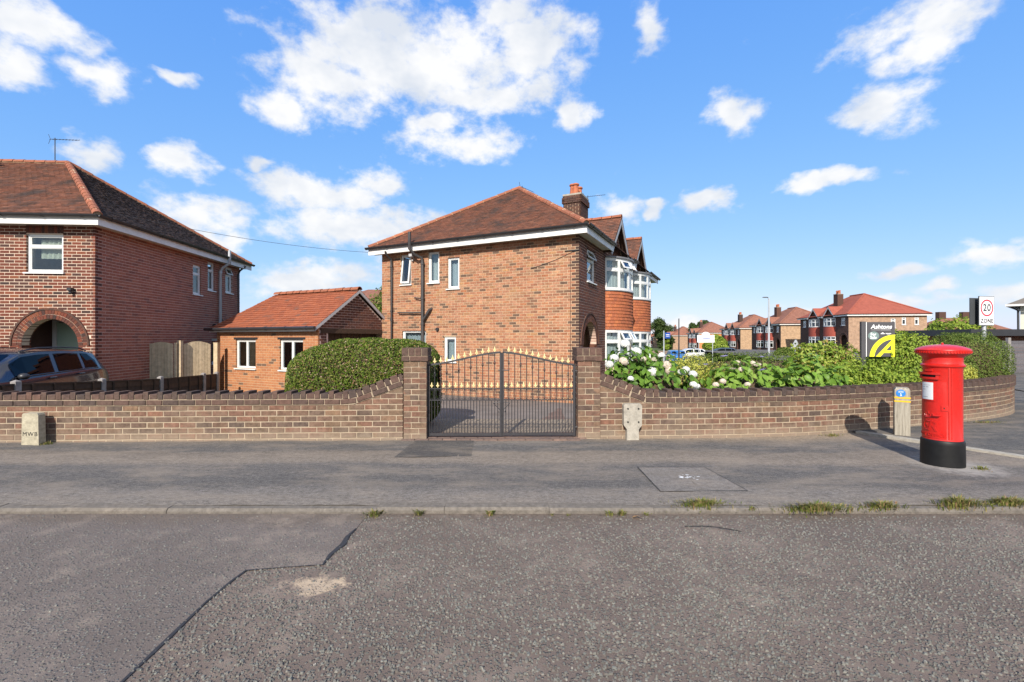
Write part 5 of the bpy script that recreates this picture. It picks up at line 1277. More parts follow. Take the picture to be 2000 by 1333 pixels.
for body, sz, z, bd in (('20', .26, 2.37, .004), ('ZONE', .155, 2.02, .003)):
    vs, fs = text_geo(body, sz, 0, 0, bold=bd, spacing=1.1); m = MB(); m.add([ZF(a, -.0085, z+b) for a, b, c in vs], fs); m.obj('lettering', 'ink', fc)
m = MB(); m.hexa(lambda a, b, z: ZF(a-.10, b+.12, z), -.29, .1, .0, .02, 1.93, 2.64); m.obj('second_plate', 'sign_back', zs_)
m = MB(); m.tube([(13.0, 11.2, -.3), (13.0, 11.2, 1.62)], .05, 10); tag(m.obj('grey_post', 'galv'), 'short plain grey metal post beside the clipped round hedge', 'post')
# ================================================================ vegetation
def leaf_cloud(name, pts, nrm, size, mat, parent=None, kind='stuff', asp=.55, droop=.25, jit=.55):
    """many small folded leaves; pts, nrm: arrays; size: (lo, hi)"""
    n = len(pts); nr = nrm+rng.normal(0, jit, (n, 3)); nr /= np.linalg.norm(nr, axis=1, keepdims=True)+1e-9
    a = rng.normal(0, 1, (n, 3)); a -= nr*(a*nr).sum(1, keepdims=True); a /= np.linalg.norm(a, axis=1, keepdims=True)+1e-9
    b = np.cross(nr, a); s = rng.uniform(size[0], size[1], (n, 1))
    p0 = pts-a*s*.5; p1 = pts+b*s*asp*.5+nr*s*.10; p2 = pts+a*s*.5-nr*s*droop*.5; p3 = pts-b*s*asp*.5+nr*s*.10
    vs = np.stack([p0, p1, p2, p3], 1).reshape(-1, 3)
    o = ORG[parent.name] if parent else Vector((0,0,0)); vs = vs-np.array(o)
    me = bpy.data.meshes.new(name); me.vertices.add(4*n); me.vertices.foreach_set('co', vs.astype(np.float32).ravel())
    idx = np.arange(4*n).reshape(n, 4); tri = np.concatenate([idx[:, [0,1,2]], idx[:, [0,2,3]]], 0).astype(np.int32)
    me.loops.add(tri.size); me.loops.foreach_set('vertex_index', tri.ravel()); me.polygons.add(len(tri))
    me.polygons.foreach_set('loop_start', np.arange(0, tri.size, 3, dtype=np.int32)); me.update(calc_edges=True); me.validate()
    me.materials.append(MT[mat]); ob = bpy.data.objects.new(name, me); COL.objects.link(ob)
    if parent: ob.parent = parent
    if kind: ob['kind'] = kind
    ORG[ob.name] = o; return ob
MT['leaf_hedge'] = leafm('leaf_hedge', [(0, (.035,.065,.008)), (.3, (.085,.14,.016)), (.6, (.14,.20,.026)), (.82, (.22,.26,.05)), (.92, (.28,.16,.08)), (1, (.45,.36,.26))])
MT['leaf_clip'] = leafm('leaf_clip', [(0, (.075,.125,.022)), (.4, (.12,.18,.033)), (.8, (.17,.225,.045)), (1, (.22,.25,.07))])
MT['leaf_lime'] = leafm('leaf_lime', [(0, (.16,.25,.03)), (.4, (.24,.33,.045)), (.75, (.33,.40,.06)), (1, (.12,.20,.03))])
MT['leaf_gold'] = leafm('leaf_gold', [(0, (.40,.40,.06)), (.4, (.52,.50,.10)), (.7, (.28,.34,.06)), (1, (.58,.54,.16))])
MT['leaf_hyd'] = leafm('leaf_hyd', [(0, (.06,.13,.02)), (.35, (.09,.18,.025)), (.7, (.13,.24,.035)), (1, (.17,.28,.045))], rough=.4)
MT['leaf_hyd2'] = leafm('leaf_hyd2', [(0, (.10,.19,.025)), (.35, (.15,.27,.035)), (.7, (.19,.32,.05)), (1, (.24,.34,.07))], rough=.4)
MT['leaf_laurel'] = leafm('leaf_laurel', [(0, (.14,.24,.03)), (.3, (.22,.32,.04)), (.6, (.38,.42,.09)), (.85, (.30,.34,.06)), (1, (.40,.24,.10))], rough=.35)
MT['leaf_tree'] = leafm('leaf_tree', [(0, (.04,.07,.02)), (.5, (.065,.10,.028)), (1, (.09,.13,.035))])
MT['grass'] = leafm('grass_blade', [(0, (.11,.15,.03)), (.35, (.17,.20,.045)), (.65, (.27,.25,.08)), (.85, (.36,.28,.13)), (1, (.30,.17,.10))])
MT['twig'] = plain('twig', (.10,.07,.045), .9, .1, dirt=.4, nscale=20)
MT['petal_white'] = leafm('petal_white', [(0, (.78,.78,.76)), (1, (.84,.83,.80))], rough=.7, trans=.25)
MT['petal_blush'] = leafm('petal_blush', [(0, (.74,.60,.50)), (.5, (.78,.71,.60)), (1, (.68,.54,.44))], rough=.7, trans=.25)
MT['petal_mauve'] = leafm('petal_mauve', [(0, (.42,.36,.72)), (.6, (.50,.44,.78)), (1, (.64,.60,.82))], rough=.7, trans=.25)
MT['bark'] = plain('bark', (.10,.08,.06), .95, .1, dirt=.4, nscale=12, bump=.8)
def sup(n, c, r, p=3., lo=.78, zmin=None, rough=.06, ns=2.5, top_only=False):
    """points and normals near the surface of a rounded box"""
    d = rng.normal(0, 1, (n, 3)); d /= np.linalg.norm(d, axis=1, keepdims=True)
    k = (np.abs(d)**p).sum(1)**(-1/p); u = lo+(1-lo)*rng.random(n)**.5
    q = d*k[:, None]; b = np.array([mnoise.noise(Vector(x*ns+np.array(c))) for x in q]); q = q*(u*(1+rough*b*2))[:, None]
    nn = np.sign(d)*np.abs(d)**(p-1)/np.array(r); nn /= np.linalg.norm(nn, axis=1, keepdims=True)
    pts = q*np.array(r)+np.array(c)
    if zmin is not None: ok = pts[:, 2] > zmin; pts, nn = pts[ok], nn[ok]
    return pts, nn
def core_blob(h, c, r, k=.86, mat='twig', p=3., nm='branches'):
    m = MB().ball((0,0,0), 1., 18, 12); vs = []
    for v in m.v:
        d = np.array(v); d = d/(np.linalg.norm(d)+1e-9); q = d*((np.abs(d)**p).sum()**(-1/p))*k; vs.append(tuple(np.array(c)+q*np.array(r)))
    m.v = vs; return m.obj(nm, mat, h)
def hedge(name, label, c, r, n, size, mat, cat='hedge', p=3., lo=.8, rough=.06, extra=None):
    h = thing(name, (c[0], c[1], c[2]-r[2]), label, cat); pts, nn = sup(n, c, r, p, lo, rough=rough)
    leaf_cloud('foliage', pts, nn, size, mat, h); core_blob(h, c, r, lo-.03, p=p); return h
def hedge_profile(name, label):                               # the long clipped hedge: rises and rounds towards one end
    h = thing(name, (-2.6, 8.0, -.1), label, 'hedge'); n = 30000
    x = rng.uniform(-1.30, 1.30, n*2); top = 1.28+.30*np.clip((x+1.3)/1.0, 0, 1)**.6-.05*np.clip((x-.7)/.6, 0, 1)**2
    th = rng.uniform(0, 2*np.pi, n*2); p = 3.2
    k = (np.abs(np.cos(th))**p+np.abs(np.sin(th))**p)**(-1/p); endf = np.clip(1-np.abs(x/1.32)**5, 0, 1)**.4
    u = .84+.16*rng.random(n*2)**.5
    yy = np.cos(th)*k*.62*endf*u; zc = top*.5; zz = zc+np.sin(th)*k*zc*(.35+.65*endf)*u
    bump = np.array([mnoise.noise(Vector((a*2.2, b*2.2, cc*2.2))) for a, b, cc in zip(x, yy, zz)]); yy *= 1+.05*bump; zz *= 1+.03*bump
    pts = np.stack([x-2.57, yy+8.0, zz-.02], 1); nn = np.stack([np.sign(x)*np.abs(x/1.3)**5, np.cos(th), np.sin(th)], 1)
    ok = (zz > .1); leaf_cloud('foliage', pts[ok], nn[ok], (.022, .046), 'leaf_hedge', h)
    m = MB(); ns_ = 16; sg = 14
    for i in range(ns_+1):
        xx = -1.26+2.52*i/ns_; e_ = max(0, 1-abs(xx/1.32)**5)**.4; tp = 1.28+.30*min(max((xx+1.3)/1.0, 0), 1)**.6
        for k_ in range(sg):
            a = 2*math.pi*k_/sg; kk = (abs(math.cos(a))**p+abs(math.sin(a))**p)**(-1/p)
            m.v.append((xx-2.57, 8.0+math.cos(a)*kk*.62*e_*.8, tp*.5+math.sin(a)*kk*tp*.5*(.35+.65*e_)*.8))
    for i in range(ns_):
        for k_ in range(sg): m.f.append((i*sg+k_, i*sg+(k_+1) % sg, (i+1)*sg+(k_+1) % sg, (i+1)*sg+k_)); m.mi.append(0)
    m.obj('branches', 'twig', h); return h
hedge_profile('clipped_hedge', 'dense clipped green hedge with a rounded end behind the wall and pillar')
hedge('clipped_hedge', 'tall round clipped hedge beside the 20 ZONE sign', (10.40, 10.45, .84), (.76, .68, .86), 30000, (.02, .042), 'leaf_clip', p=2.6)
hedge('golden_shrub', 'small mound shrub with yellow variegated leaves under the round clipped hedge', (9.05, 9.35, .62), (.42, .40, .46), 7000, (.03, .055), 'leaf_gold', 'shrub', p=2.2, lo=.6)
hedge('green_shrub', 'low round olive green shrub just above the golden mound shrub', (9.5, 9.85, .85), (.45, .40, .40), 7000, (.025, .045), 'leaf_clip', 'shrub', p=2.2, lo=.6)
hedge('green_shrub', 'bright green leafy shrub in front of the For Sale board', (6.7, 8.55, .5), (1.15, .5, .60), 11000, (.045, .085), 'leaf_lime', 'shrub', p=2.2, lo=.45, rough=.16)
hedge('green_shrub', 'tall loose lime green shrub between the For Sale board and the post box', (8.75, 10.3, .72), (.85, .5, .98), 13000, (.045, .085), 'leaf_lime', 'shrub', p=2.2, lo=.45, rough=.2)
hedge('spotted_laurel', 'yellow and green spotted laurel bush left of the board post', (6.75, 9.9, .62), (.85, .5, .86), 11000, (.05, .10), 'leaf_laurel', 'shrub', p=2.2, lo=.45, rough=.2)
hedge('golden_shrub', 'yellow green spreading shrub between the white and the mauve hydrangeas', (3.35, 8.6, .55), (.75, .5, .72), 9000, (.028, .05), 'leaf_gold', 'shrub', p=2.2, lo=.5, rough=.14)
hedge('boundary_hedge', 'long low brownish green hedge in front of the far parked cars', (7.0, 13.2, .45), (2.6, .5, .70), 16000, (.035, .06), 'leaf_clip', lo=.7)
hedge('leafy_bush', 'round golden green bush standing by the far orange rendered house', (29.5, 66, .4), (1.7, 1.7, 1.75), 3500, (.2, .4), 'leaf_lime', 'bush', p=2., lo=.6)
hedge('leafy_bush', 'low dark green bush at the foot of the triangular road sign', (27.5, 45, -.1), (1.6, 1., .9), 3000, (.12, .25), 'leaf_clip', 'bush', p=2., lo=.6)
hedge('leafy_bush', 'yellow green tree top showing over the flat black roof', (30.5, 31, 1.6), (2.2, 1.5, 1.35), 4000, (.12, .25), 'leaf_lime', 'bush', p=2., lo=.5, rough=.2)
_LM = {}
def big_leaf(mat, var):
    if (mat, var) in _LM: return _LM[(mat, var)]
    rr = random.Random(var); m = MB(); n = 6; vs = []
    for i in range(n+1):
        t = i/n; w = .34*math.sin(math.pi*min(t*1.02, 1))**.8*(1.15-t*.5); zd = -.28*t*t*(1+.3*rr.random())
        vs += [(t, -w, zd+.10*w*2), (t, 0, zd-.01), (t, w, zd+.10*w*2)]
    fs = []
    for i in range(n): a = 3*i; fs += [(a, a+3, a+4, a+1), (a+1, a+4, a+5, a+2)]
    m.add(vs, fs); me = m.mesh('leaf', MT[mat]); smooth_mesh(me, 180); _LM[(mat, var)] = me; return me
_FL = {}
def flower_mesh(mat, r, lace=False):
    if (mat, r) in _FL: return _FL[(mat, r)]
    m = MB(); n = 95 if not lace else 30
    for i in range(n):
        z = 1-1.55*(i+.5)/n if not lace else random.uniform(.1, .45); a = i*2.39996; q = math.sqrt(max(0, 1-z*z)) if not lace else random.uniform(.7, 1.0); d = V(q*math.cos(a), q*math.sin(a), z*.82).normalized() if not lace else V(0,0,1)
        c = V(q*math.cos(a), q*math.sin(a), z*.82)*r*random.uniform(.93, 1.05)
        x = d.orthogonal().normalized(); y = d.cross(x); rot = random.random()*6
        for k in range(4):
            b = rot+k*math.pi/2; e = x*math.cos(b)+y*math.sin(b); f = x*math.cos(b+.7)+y*math.sin(b+.7); g_ = x*math.cos(b-.7)+y*math.sin(b-.7); s = r*.21
            m.add([c, c+g_*s*.75+d*s*.2, c+e*s*1.1+d*s*.12, c+f*s*.75+d*s*.2], [(0,1,2,3)])
    if lace:
        for i in range(60): a = random.random()*6.3; q = math.sqrt(random.random())*.65*r; m.ball((q*math.cos(a), q*math.sin(a), r*.25+random.uniform(-.01, .01)), r*.06, 5, 4)
    me = m.mesh('flower_head', MT[mat]); _FL[(mat, r)] = me; return me
def hydrangea(name, label, boxes, mat, n, lsize, flowers):
    c0 = boxes[0][0]; h = thing(name, (c0[0], c0[1], -.25), label, 'hydrangea'); i_ = 0; allp = []
    for (c, r) in boxes:
        k = int(n*r[0]/sum(b[1][0] for b in boxes)); p, nn = sup(k, c, r, 2.3, .45, rough=.16, ns=1.6); allp += list(zip(p, nn))
        core_blob(h, c, r, .52, 'twig', 2.2, 'stems')
    allp.sort(key=lambda t: t[0][1]-t[0][2]*.6)
    rest = MB()
    for i, (p, nn) in enumerate(allp):
        nv = Vector(nn)+Vector(rng.normal(0, .35, 3)); nv.z = abs(nv.z)*.8+.35; nv.normalize()
        out = Vector((nn[0], nn[1], 0))+Vector((*rng.normal(0, .6, 2), 0)); out -= nv*out.dot(nv); out.normalize()
        M_ = Matrix((out, nv.cross(out), nv)).transposed(); s = random.uniform(*lsize)
        if i < 300: put('leaf', big_leaf(mat, i % 3), h, p, quat=M_.to_quaternion(), scale=(s, s, s))
        else:
            me = big_leaf(mat, i % 3); o = Vector(p); rest.add([o+(M_ @ v.co)*s for v in me.vertices], [tuple(q.vertices) for q in me.polygons])
    ob = rest.obj('foliage', mat, h); ob['kind'] = 'stuff'; smooth_mesh(ob.data, 180)
    for (x, y, z, r, fm, lace) in flowers:
        o = put('flower_head', flower_mesh(fm, r, lace), h, (x, y, z)); o.rotation_euler = (random.uniform(.15, .6) if not lace else random.uniform(-.1, .4), random.uniform(-.3, .3), random.uniform(0, 6))
    return h
def fx(px, py, D): return ((px-1000)*D/889, D, CAM_H-(py-662)*D/889)
fw = [(1221,672,8.0,.085),(1243,688,7.8,.085),(1200,700,7.75,.075),(1190,712,7.7,.07),(1275,726,7.5,.085),(1340,722,7.65,.06),(1331,728,7.5,.065),(1354,731,7.5,.065),(1355,752,7.35,.06),(1361,756,7.4,.055),(1292,695,8.0,.06),(1232,740,7.45,.05)]
fb = [(1218,706,7.6,.075),(1303,713,7.6,.075),(1308,724,7.55,.075),(1278,703,7.8,.045),(1257,702,7.9,.05),(1307,698,8.0,.05)]
hydrangea('hydrangea', 'hydrangea bush with white and blush mophead flowers spilling over the wall',
          [((2.45, 7.72, .62), (.80, .42, .62)), ((1.95, 7.9, .85), (.38, .38, .55)), ((2.35, 8.25, .95), (.4, .3, .52))], 'leaf_hyd', 1500, (.085, .14),
          [(*fx(x, y, D), r, 'petal_white', False) for x, y, D, r in fw]+[(*fx(x, y, D), r, 'petal_blush', False) for x, y, D, r in fb])
fm = [(1415,697,8.2,.065),(1378,713,7.8,.045),(1488,698,8.3,.05),(1489,724,7.7,.06)]; fp = [(1440,709,8.0,.05),(1432,722,7.7,.06),(1448,722,7.8,.05),(1470,710,8.1,.05),(1480,714,7.9,.06),(1412,745,7.5,.05),(1398,752,7.45,.05),(1460,752,7.5,.05)]
hydrangea('hydrangea', 'broad bright green hydrangea with mauve lacecap flowers above the curved wall',
          [((4.05, 7.95, .50), (.85, .42, .70)), ((5.15, 8.15, .50), (.85, .42, .66)), ((5.85, 8.35, .42), (.45, .4, .58))], 'leaf_hyd2', 2300, (.10, .165),
          [(*fx(x, y, D), r, 'petal_mauve', True) for x, y, D, r in fm]+[(*fx(x, y, D), r, 'petal_blush', True) for x, y, D, r in fp])
# weeds along the kerb
def weed(label, x, y, z, w, hgt, n, grp='weeds growing along the kerb', leafy=.4):
    t = thing('weed_clump', (x, y, z), label, 'weed', grp); m = MB()
    for i in range(n):
        a = random.random()*6.3; q = abs(random.gauss(0, .45)); bx_, by_ = x+math.cos(a)*q*w, y+math.sin(a)*q*min(w, .11)
        h_ = hgt*random.uniform(.35, 1.1)*(1-.4*q); ln = random.uniform(.25, .9)*h_; d_ = V(math.cos(a+random.gauss(0, .6)), math.sin(a)*.6, 0); s = V(-d_.y, d_.x, 0)*random.uniform(.0012, .003)*(2.4 if random.random() < leafy else 1)
        b = V(bx_, by_, z); mid = b+d_*ln*.4+V(0,0,h_*.65); tip = b+d_*ln+V(0,0,h_*random.uniform(.5, 1))
        m.add([b-s, b+s, mid+s*1.3, mid-s*1.3, tip], [(0,1,2,3), (3,2,4)])
    m.obj('blades', 'grass', t)['kind'] = 'stuff'; return t
for (px, w_, h_, n, lb) in ((730,.10,.055,180,'low dense green weed tuft at the kerb edge before the gate patch'), (817,.06,.07,60,'dry brownish weed tuft growing from the kerb joint by a stone end'), (957,.055,.055,80,'small green and rusty weed at the kerb joint in front of the gates'),
                         (1078,.03,.02,25,'tiny flat weed in the gutter under the kerb opposite the gate pillar'), (1110,.03,.015,25,'flat pale weed speck in the gutter next to a tiny weed'), (1190,.08,.05,60,'straggly dry weed next to the bright green tuft and fallen leaf'), (1216,.04,.06,90,'small bright green grass tuft beside the fallen leaf'), (1262,.07,.03,40,'thin dry grass strand clump beyond the fallen leaf')):
    X_ = (px-1000)*4.0/889; weed(lb, X_, 4.0, .0, w_, h_, n, None)
for (px, D, w_, h_, n, lb) in ((1368,4.12,.33,.09,700,'wide yellow green weed clump spreading over the kerb near the curled wire'), (1468,4.05,.06,.04,70,'sparse small weed between two wide weed clumps'), (1595,4.03,.42,.09,850,'long trailing weed clump with purplish stems along the kerb'), (1722,4.08,.26,.085,480,'green weed clump on the kerb following the long trailing clump'),
                            (1870,4.1,.27,.13,560,'tall grassy weed clump on the kerb near the pillar box'), (1968,4.12,.30,.12,600,'bushy green weed clump at the kerb past the pillar box')):
    weed(lb, (px-1000)*D/889, D, .03, w_, h_, n, None)
for (x, y, w_, h_, n, lb) in ((5.45,5.28,.12,.05,160,'dry straw grass at the foot of the pillar box'), (6.75,5.5,.3,.06,200,'thin green weeds along the concrete edging'), (-6.65,6.5,.12,.07,110,'brown weeds at the foot of the lettered marker stone'), (5.0,7.12,.25,.05,120,'low dry grass at the foot of the curved wall'), (8.6,8.25,.45,.05,160,'scattered weeds at the foot of the wall bend')):
    weed(lb, x, y, .03, w_, h_, n, None)
# litter on the road
m = MB(); pts = []
for i in range(14): t = i/13; pts.append((1.42+.42*t, 3.74+.0*t-.10*t*t, .006+.012*math.sin(t*3.1)))
m.tube(pts, .0032, 5); tag(m.obj('black_wire', 'ink'), 'curled black wire lying on the road near the kerb', 'wire')
m = MB(); m.add([(1.03,3.93,.004), (1.08,3.905,.03), (1.13,3.88,.012), (1.09,3.94,.02), (1.06,3.96,.01)], [(0,1,3), (1,2,3), (0,3,4)]); tag(m.obj('fallen_leaf', leafm('dry_leaf', [(0, (.5,.30,.14)), (1, (.5,.3,.14))])), 'curled orange brown fallen leaf in the gutter', 'leaf')
# trees
def tree(name, label, x, y, z0, h, r, n, size, mat='leaf_tree', grp=None):
    t = thing(name, (x, y, z0), label, 'tree', grp); m = MB(); m.tube([(x, y, z0), (x+.1, y, z0+h*.35), (x, y+.1, z0+h*.7)], [h*.035, h*.025, h*.01], 8)
    for k in range(7): a = k*.9; m.tube([(x+.05, y, z0+h*(.3+.05*k)), (x+math.cos(a)*r*.6, y+math.sin(a)*r*.6, z0+h*(.5+.05*k))], [h*.012, h*.004], 5)
    m.obj('trunk', 'bark', t); P_, N_ = [], []
    for k in range(15):
        a = random.random()*6.3; q = r*random.uniform(0, .72); zc = z0+h*random.uniform(.42, .88); rr = r*random.uniform(.25, .48)
        p, nn = sup(n//15, (x+math.cos(a)*q, y+math.sin(a)*q, zc), (rr, rr, rr*.8), 2., .35, rough=.25); P_.append(p); N_.append(nn)
    leaf_cloud('crown', np.concatenate(P_), np.concatenate(N_), size, mat, t, None); return t
tree('tree', 'dark green tree beside the blue sign at the end of the street', 28.3, 84, -2., 5.0, 2.2, 5000, (.25, .5))
tree('tree', 'leafy tree rising behind the brown roof over the garage', -10.2, 37.5, -.5, 6.6, 2.0, 5000, (.15, .3), 'leaf_clip')
tree('tree', 'big dark tree behind the farthest houses of the street', 55, 170, -3, 12.5, 5.5, 5000, (.5, .9))
tree('tree', 'distant tree behind the chimney of the rendered house', 62, 150, -3, 12, 3.5, 3000, (.5, .9))
tree('tree', 'thin dark conifer far behind the red roofed house', 72, 78, -2, 6.5, 2.2, 3000, (.3, .6))
tree('tree', 'small upright golden conifer by the blue sign', 26.3, 78, -1.4, 2.9, .8, 2000, (.15, .3), 'leaf_lime')
# ================================================================ cars
def carpaint(name, c): return plain(name, c, .25, .5, metallic=.25, coat=.9, dirt=.05)
MT['car_glass'] = glassm('car_glass', (.10,.13,.14), refl=(.35,.42,.48), extra=.01); MT['tyre'] = plain('tyre', (.02,.02,.02), .85, .2); MT['rim'] = plain('rim', (.45,.46,.48), .3, .5, metallic=.8)
MT['lamp_red'] = plain('lamp_red', (.45,.01,.01), .2, .5, coat=.5); MT['lamp_clear'] = plain('lamp_clear', (.7,.72,.75), .15, .5, coat=.5); MT['plate_yellow'] = plain('plate_yellow', (.7,.52,.02), .5, .4)
def car(label, X, Y, z0, rz, paint, grp=None, ln=4.45, wd=1.82, ht=1.52, rails=True):
    """local x: 0 = tail, ln = nose"""
    c = thing('parked_car', (X, Y, z0), label, 'car', grp); ca, sa = math.cos(rz), math.sin(rz); MT['_p'] = paint
    Q = lambda x, y, z: V(X+ca*x-sa*y, Y+sa*x+ca*y, z0+z); w = wd/2; k = ln/4.45
    #  x, belt z, roof z, roof half width factor, body half width factor, floor z
    st = [(0., .78, .80, .70, .84, .42), (.06, .92, .95, .70, .92, .30), (.22, 1.0, 1.22, .72, .965, .24), (.42, 1.015, 1.42, .73, .985, .20), (.75, 1.01, 1.485, .75, 1., .18), (1.4, .985, 1.515, .76, 1., .18),
          (2.1, .965, 1.515, .76, 1., .18), (2.55, .955, 1.47, .75, 1., .18), (2.95, .95, 1.27, .76, 1., .18), (3.30, .945, 1.02, .80, .995, .18), (3.75, .90, .95, .78, .98, .20), (4.15, .80, .86, .74, .93, .22), (4.38, .66, .72, .66, .84, .28), (4.45, .52, .55, .6, .76, .36)]
    sec = []
    for (x, b, rf, rw, bw, fl) in st:
        half = [(bw*w*.90, fl), (bw*w*.985, fl+.14), (bw*w, (fl+b)/2+.05), (bw*w*.985, b-.05), (bw*w*.955, b), (rw*w+.03, rf-.05), (rw*w-.06, rf-.012), (rw*w*.5, rf+.012), (0, rf+.02)]
        half = [(y, z*ht/1.52) for y, z in half]; sec.append([Q(x*k, y, z) for y, z in half]+[Q(x*k, -y, z) for y, z in half[::-1][1:]])
    m = MB(); n = len(sec[0])
    for s in sec: m.v.extend([tuple(v) for v in s])
    for i in range(len(sec)-1):
        for j in range(n-1): m.f.append((i*n+j, i*n+j+1, (i+1)*n+j+1, (i+1)*n+j)); m.mi.append(0)
    m.f += [tuple(range(n)), tuple((len(sec)-1)*n+j for j in range(n-1, -1, -1))]; m.mi += [0, 0]
    body = m.obj('body', '_p', c, smooth=32)
    S = lambda x: [np.interp(x, [q[0] for q in st], [q[i] for q in st]) for i in range(1, 6)]
    def side(x, f, sg, off=.008):                             # a point of the glasshouse side, f from belt 0 to roof 1
        b, rf, rw, bw, fl = S(x); y = (bw*w*.955)*(1-f)+(rw*w+.03)*f; return Q(x*k, sg*(y+off), (b*(1-f)+(rf-.05)*f)*ht/1.52)
    for sg in (-1, 1):
        for nm, xs, fl in (('rear_side_window', (1.02, 1.35, 1.74), None), ('front_side_window', (1.86, 2.2, 2.55, 2.84), None), ('quarter_window', (.48, .7, .93), 'q')):
            m = MB(); lo = [side(x, .10, sg) for x in xs]; hi = [side(x, .90 if not (fl and x < .5) else .55, sg) for x in xs]
            for i in range(len(xs)-1): m.quad(lo[i], lo[i+1], hi[i+1], hi[i])
            m.obj(nm, 'car_glass', c)
        m = MB(); m.tube([side(x, .06, sg, .012) for x in (.46, 1., 1.8, 2.86)], .008, 5); m.obj('window_trim', 'black_plastic', c)
        if rails: m = MB(); b = [Q(x*k, sg*(S(x)[2]*w-.05), S(x)[1]*ht/1.52+.035) for x in (.55, .8, 1.4, 2.0, 2.45)]; b[0].z -= .03; b[-1].z -= .03; m.tube(b, .016, 6); m.obj('roof_rail', 'black_plastic', c)
        m = MB(); p = side(2.78, .12, sg, .10); m.ball(p, (.09, .09, .065), 10, 7); m.tube([side(2.75, .05, sg, 0), p], .02, 5); m.obj('wing_mirror', 'black_plastic', c, smooth=40)
        for x in (1.15, 2.0): m = MB(); b = S(x); m.tube([Q(x*k-.09, sg*(b[3]*w+.014), b[0]*.93), Q(x*k+.09, sg*(b[3]*w+.014), b[0]*.93)], .014, 6); m.obj('door_handle', '_p', c)
        m = MB(); m.ball(Q(.10, sg*w*.80, .86*ht/1.52), (.10, .14, .09), 10, 7); m.obj('tail_light', 'lamp_red', c, smooth=40)
        m = MB(); m.ball(Q(ln-.20, sg*w*.72, .66), (.16, .16, .08), 10, 7); m.obj('headlight', 'lamp_clear', c, smooth=40)
        for x in (.85, 3.55):
            cp = Q(x*k, sg*(w-.10), .33); ax = Q(x*k, sg*(w+.012), .33); t = MB()
            t.tube([cp, ax], .335, 24); wl_ = t.obj('wheel', 'tyre', c, smooth=40); m = MB(); m.tube([ax, Q(x*k, sg*(w+.018), .33)], .21, 16); m.obj('rim', 'rim', wl_)
            m = MB(); m.tube([Q(x*k, sg*(w-.2), .36), Q(x*k, sg*(w-.004), .36)], .385, 24); m.obj('wheel_arch', 'black_plastic', c)
    def cross(x, f, y): b, rf, rw, bw, fl = S(x); return y*((bw*w*.93)*(1-f)+(rw*w-.02)*f)
    m = MB()
    for (xa, fa, xb, fb, nm) in ((.20, 0, .43, 1, 'rear_window'), (3.22, 0, 2.60, 1, 'windscreen')):
        m = MB(); sgn = -1 if nm == 'rear_window' else 1
        za, zb_ = S(xa)[1]*ht/1.52+.02, (S(xb)[1]-.03)*ht/1.52+.02
        m.quad(Q(xa*k+sgn*.012, -w*.74, za), Q(xa*k+sgn*.012, w*.74, za), Q(xb*k+sgn*.03, w*.66, zb_), Q(xb*k+sgn*.03, -w*.66, zb_)); m.obj(nm, 'car_glass', c)
    m = MB(); m.hexa(Q, -.012, .02, -.26, .26, .60, .71); m.obj('number_plate', 'plate_yellow', c)
    m = MB(); m.hexa(Q, -.03, .1, -w*.8, w*.8, .32, .46); m.obj('bumper', 'black_plastic', c)
    return c
car('dark blue estate car with roof rails parked before the arched porch', -11.08, 11.47, -.17, math.atan2(-.98, .205), carpaint('paint_darkblue', (.008,.012,.028)), wd=1.8, ht=1.50)
car('bright blue hatchback parked across the street near the blue sign', 17.6, 48.0, -1.22, R(80), carpaint('paint_blue', (.01,.12,.38)), 'cars parked along the far street', rails=False)
car('small white car parked behind the white two-post sign', 25.5, 60, -1.25, R(178), carpaint('paint_white', (.7,.7,.7)), 'cars parked along the far street', rails=False)
car('dark grey car parked in front of the second bay fronted pair', 30.5, 62, -1.2, R(180), carpaint('paint_grey', (.05,.06,.065)), 'cars parked along the far street', rails=False)

# ================================================================ the far side of the street
a7 = R(7.5); UF, SF_ = (math.sin(a7), math.cos(a7)), (math.cos(a7), -math.sin(a7)); thS = math.atan2(SF_[1], SF_[0]); thU = math.atan2(UF[1], UF[0])
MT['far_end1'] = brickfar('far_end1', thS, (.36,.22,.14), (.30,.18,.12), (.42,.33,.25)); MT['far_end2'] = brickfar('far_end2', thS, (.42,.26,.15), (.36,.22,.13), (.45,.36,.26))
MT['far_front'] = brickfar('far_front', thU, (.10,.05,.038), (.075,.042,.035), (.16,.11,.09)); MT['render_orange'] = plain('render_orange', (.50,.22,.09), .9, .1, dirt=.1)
MT['hang_red'] = plain('hang_red', (.36,.085,.06), .8, .2, dirt=.2, nscale=6)
end_far = [(4.9, 5.45, 2.9, 4.1, dict(transom=3.8)), (6.15, 6.65, 3.3, 4.25, dict(transom=4.0)), (7.6, 8.1, 3.3, 4.25, dict(transom=4.0))]
FAR = [((42.9, 58.0), 0., 'tile_farred', 'far_end1', 'wide red roofed house with side windows behind the For Sale board', 'hang_red', 'white_paint', end_far),
       ((44.6, 75.5), -.62, 'tile_farbrown', 'far_end2', 'brown roofed bay fronted pair behind the tall pale lamp post', 'hang_red', 'grey_paint', []),
       ((48.2, 96.0), -.83, 'tile_farbrown', 'far_end2', 'brown roofed bay fronted pair next to the orange rendered house', 'hang_red', 'grey_paint', []),
       ((50.2, 122.), -1.5, 'tile_farbrown', 'render_orange', 'orange rendered house with white eaves behind the white sign', 'hang_red', 'white_paint', [(1.5, 3.2, 2.9, 3.9, dict(mull=(2.35,)))]),
       ((53.0, 150.), -2.0, 'tile_farbrown', 'far_end1', 'smaller brown roofed pair beyond the orange rendered house', 'hang_red', 'grey_paint', []),
       ((56.5, 182.), -2.4, 'tile_farbrown', 'far_end1', 'farthest brown roofed pair near the dark pole', 'hang_red', 'grey_paint', [])]
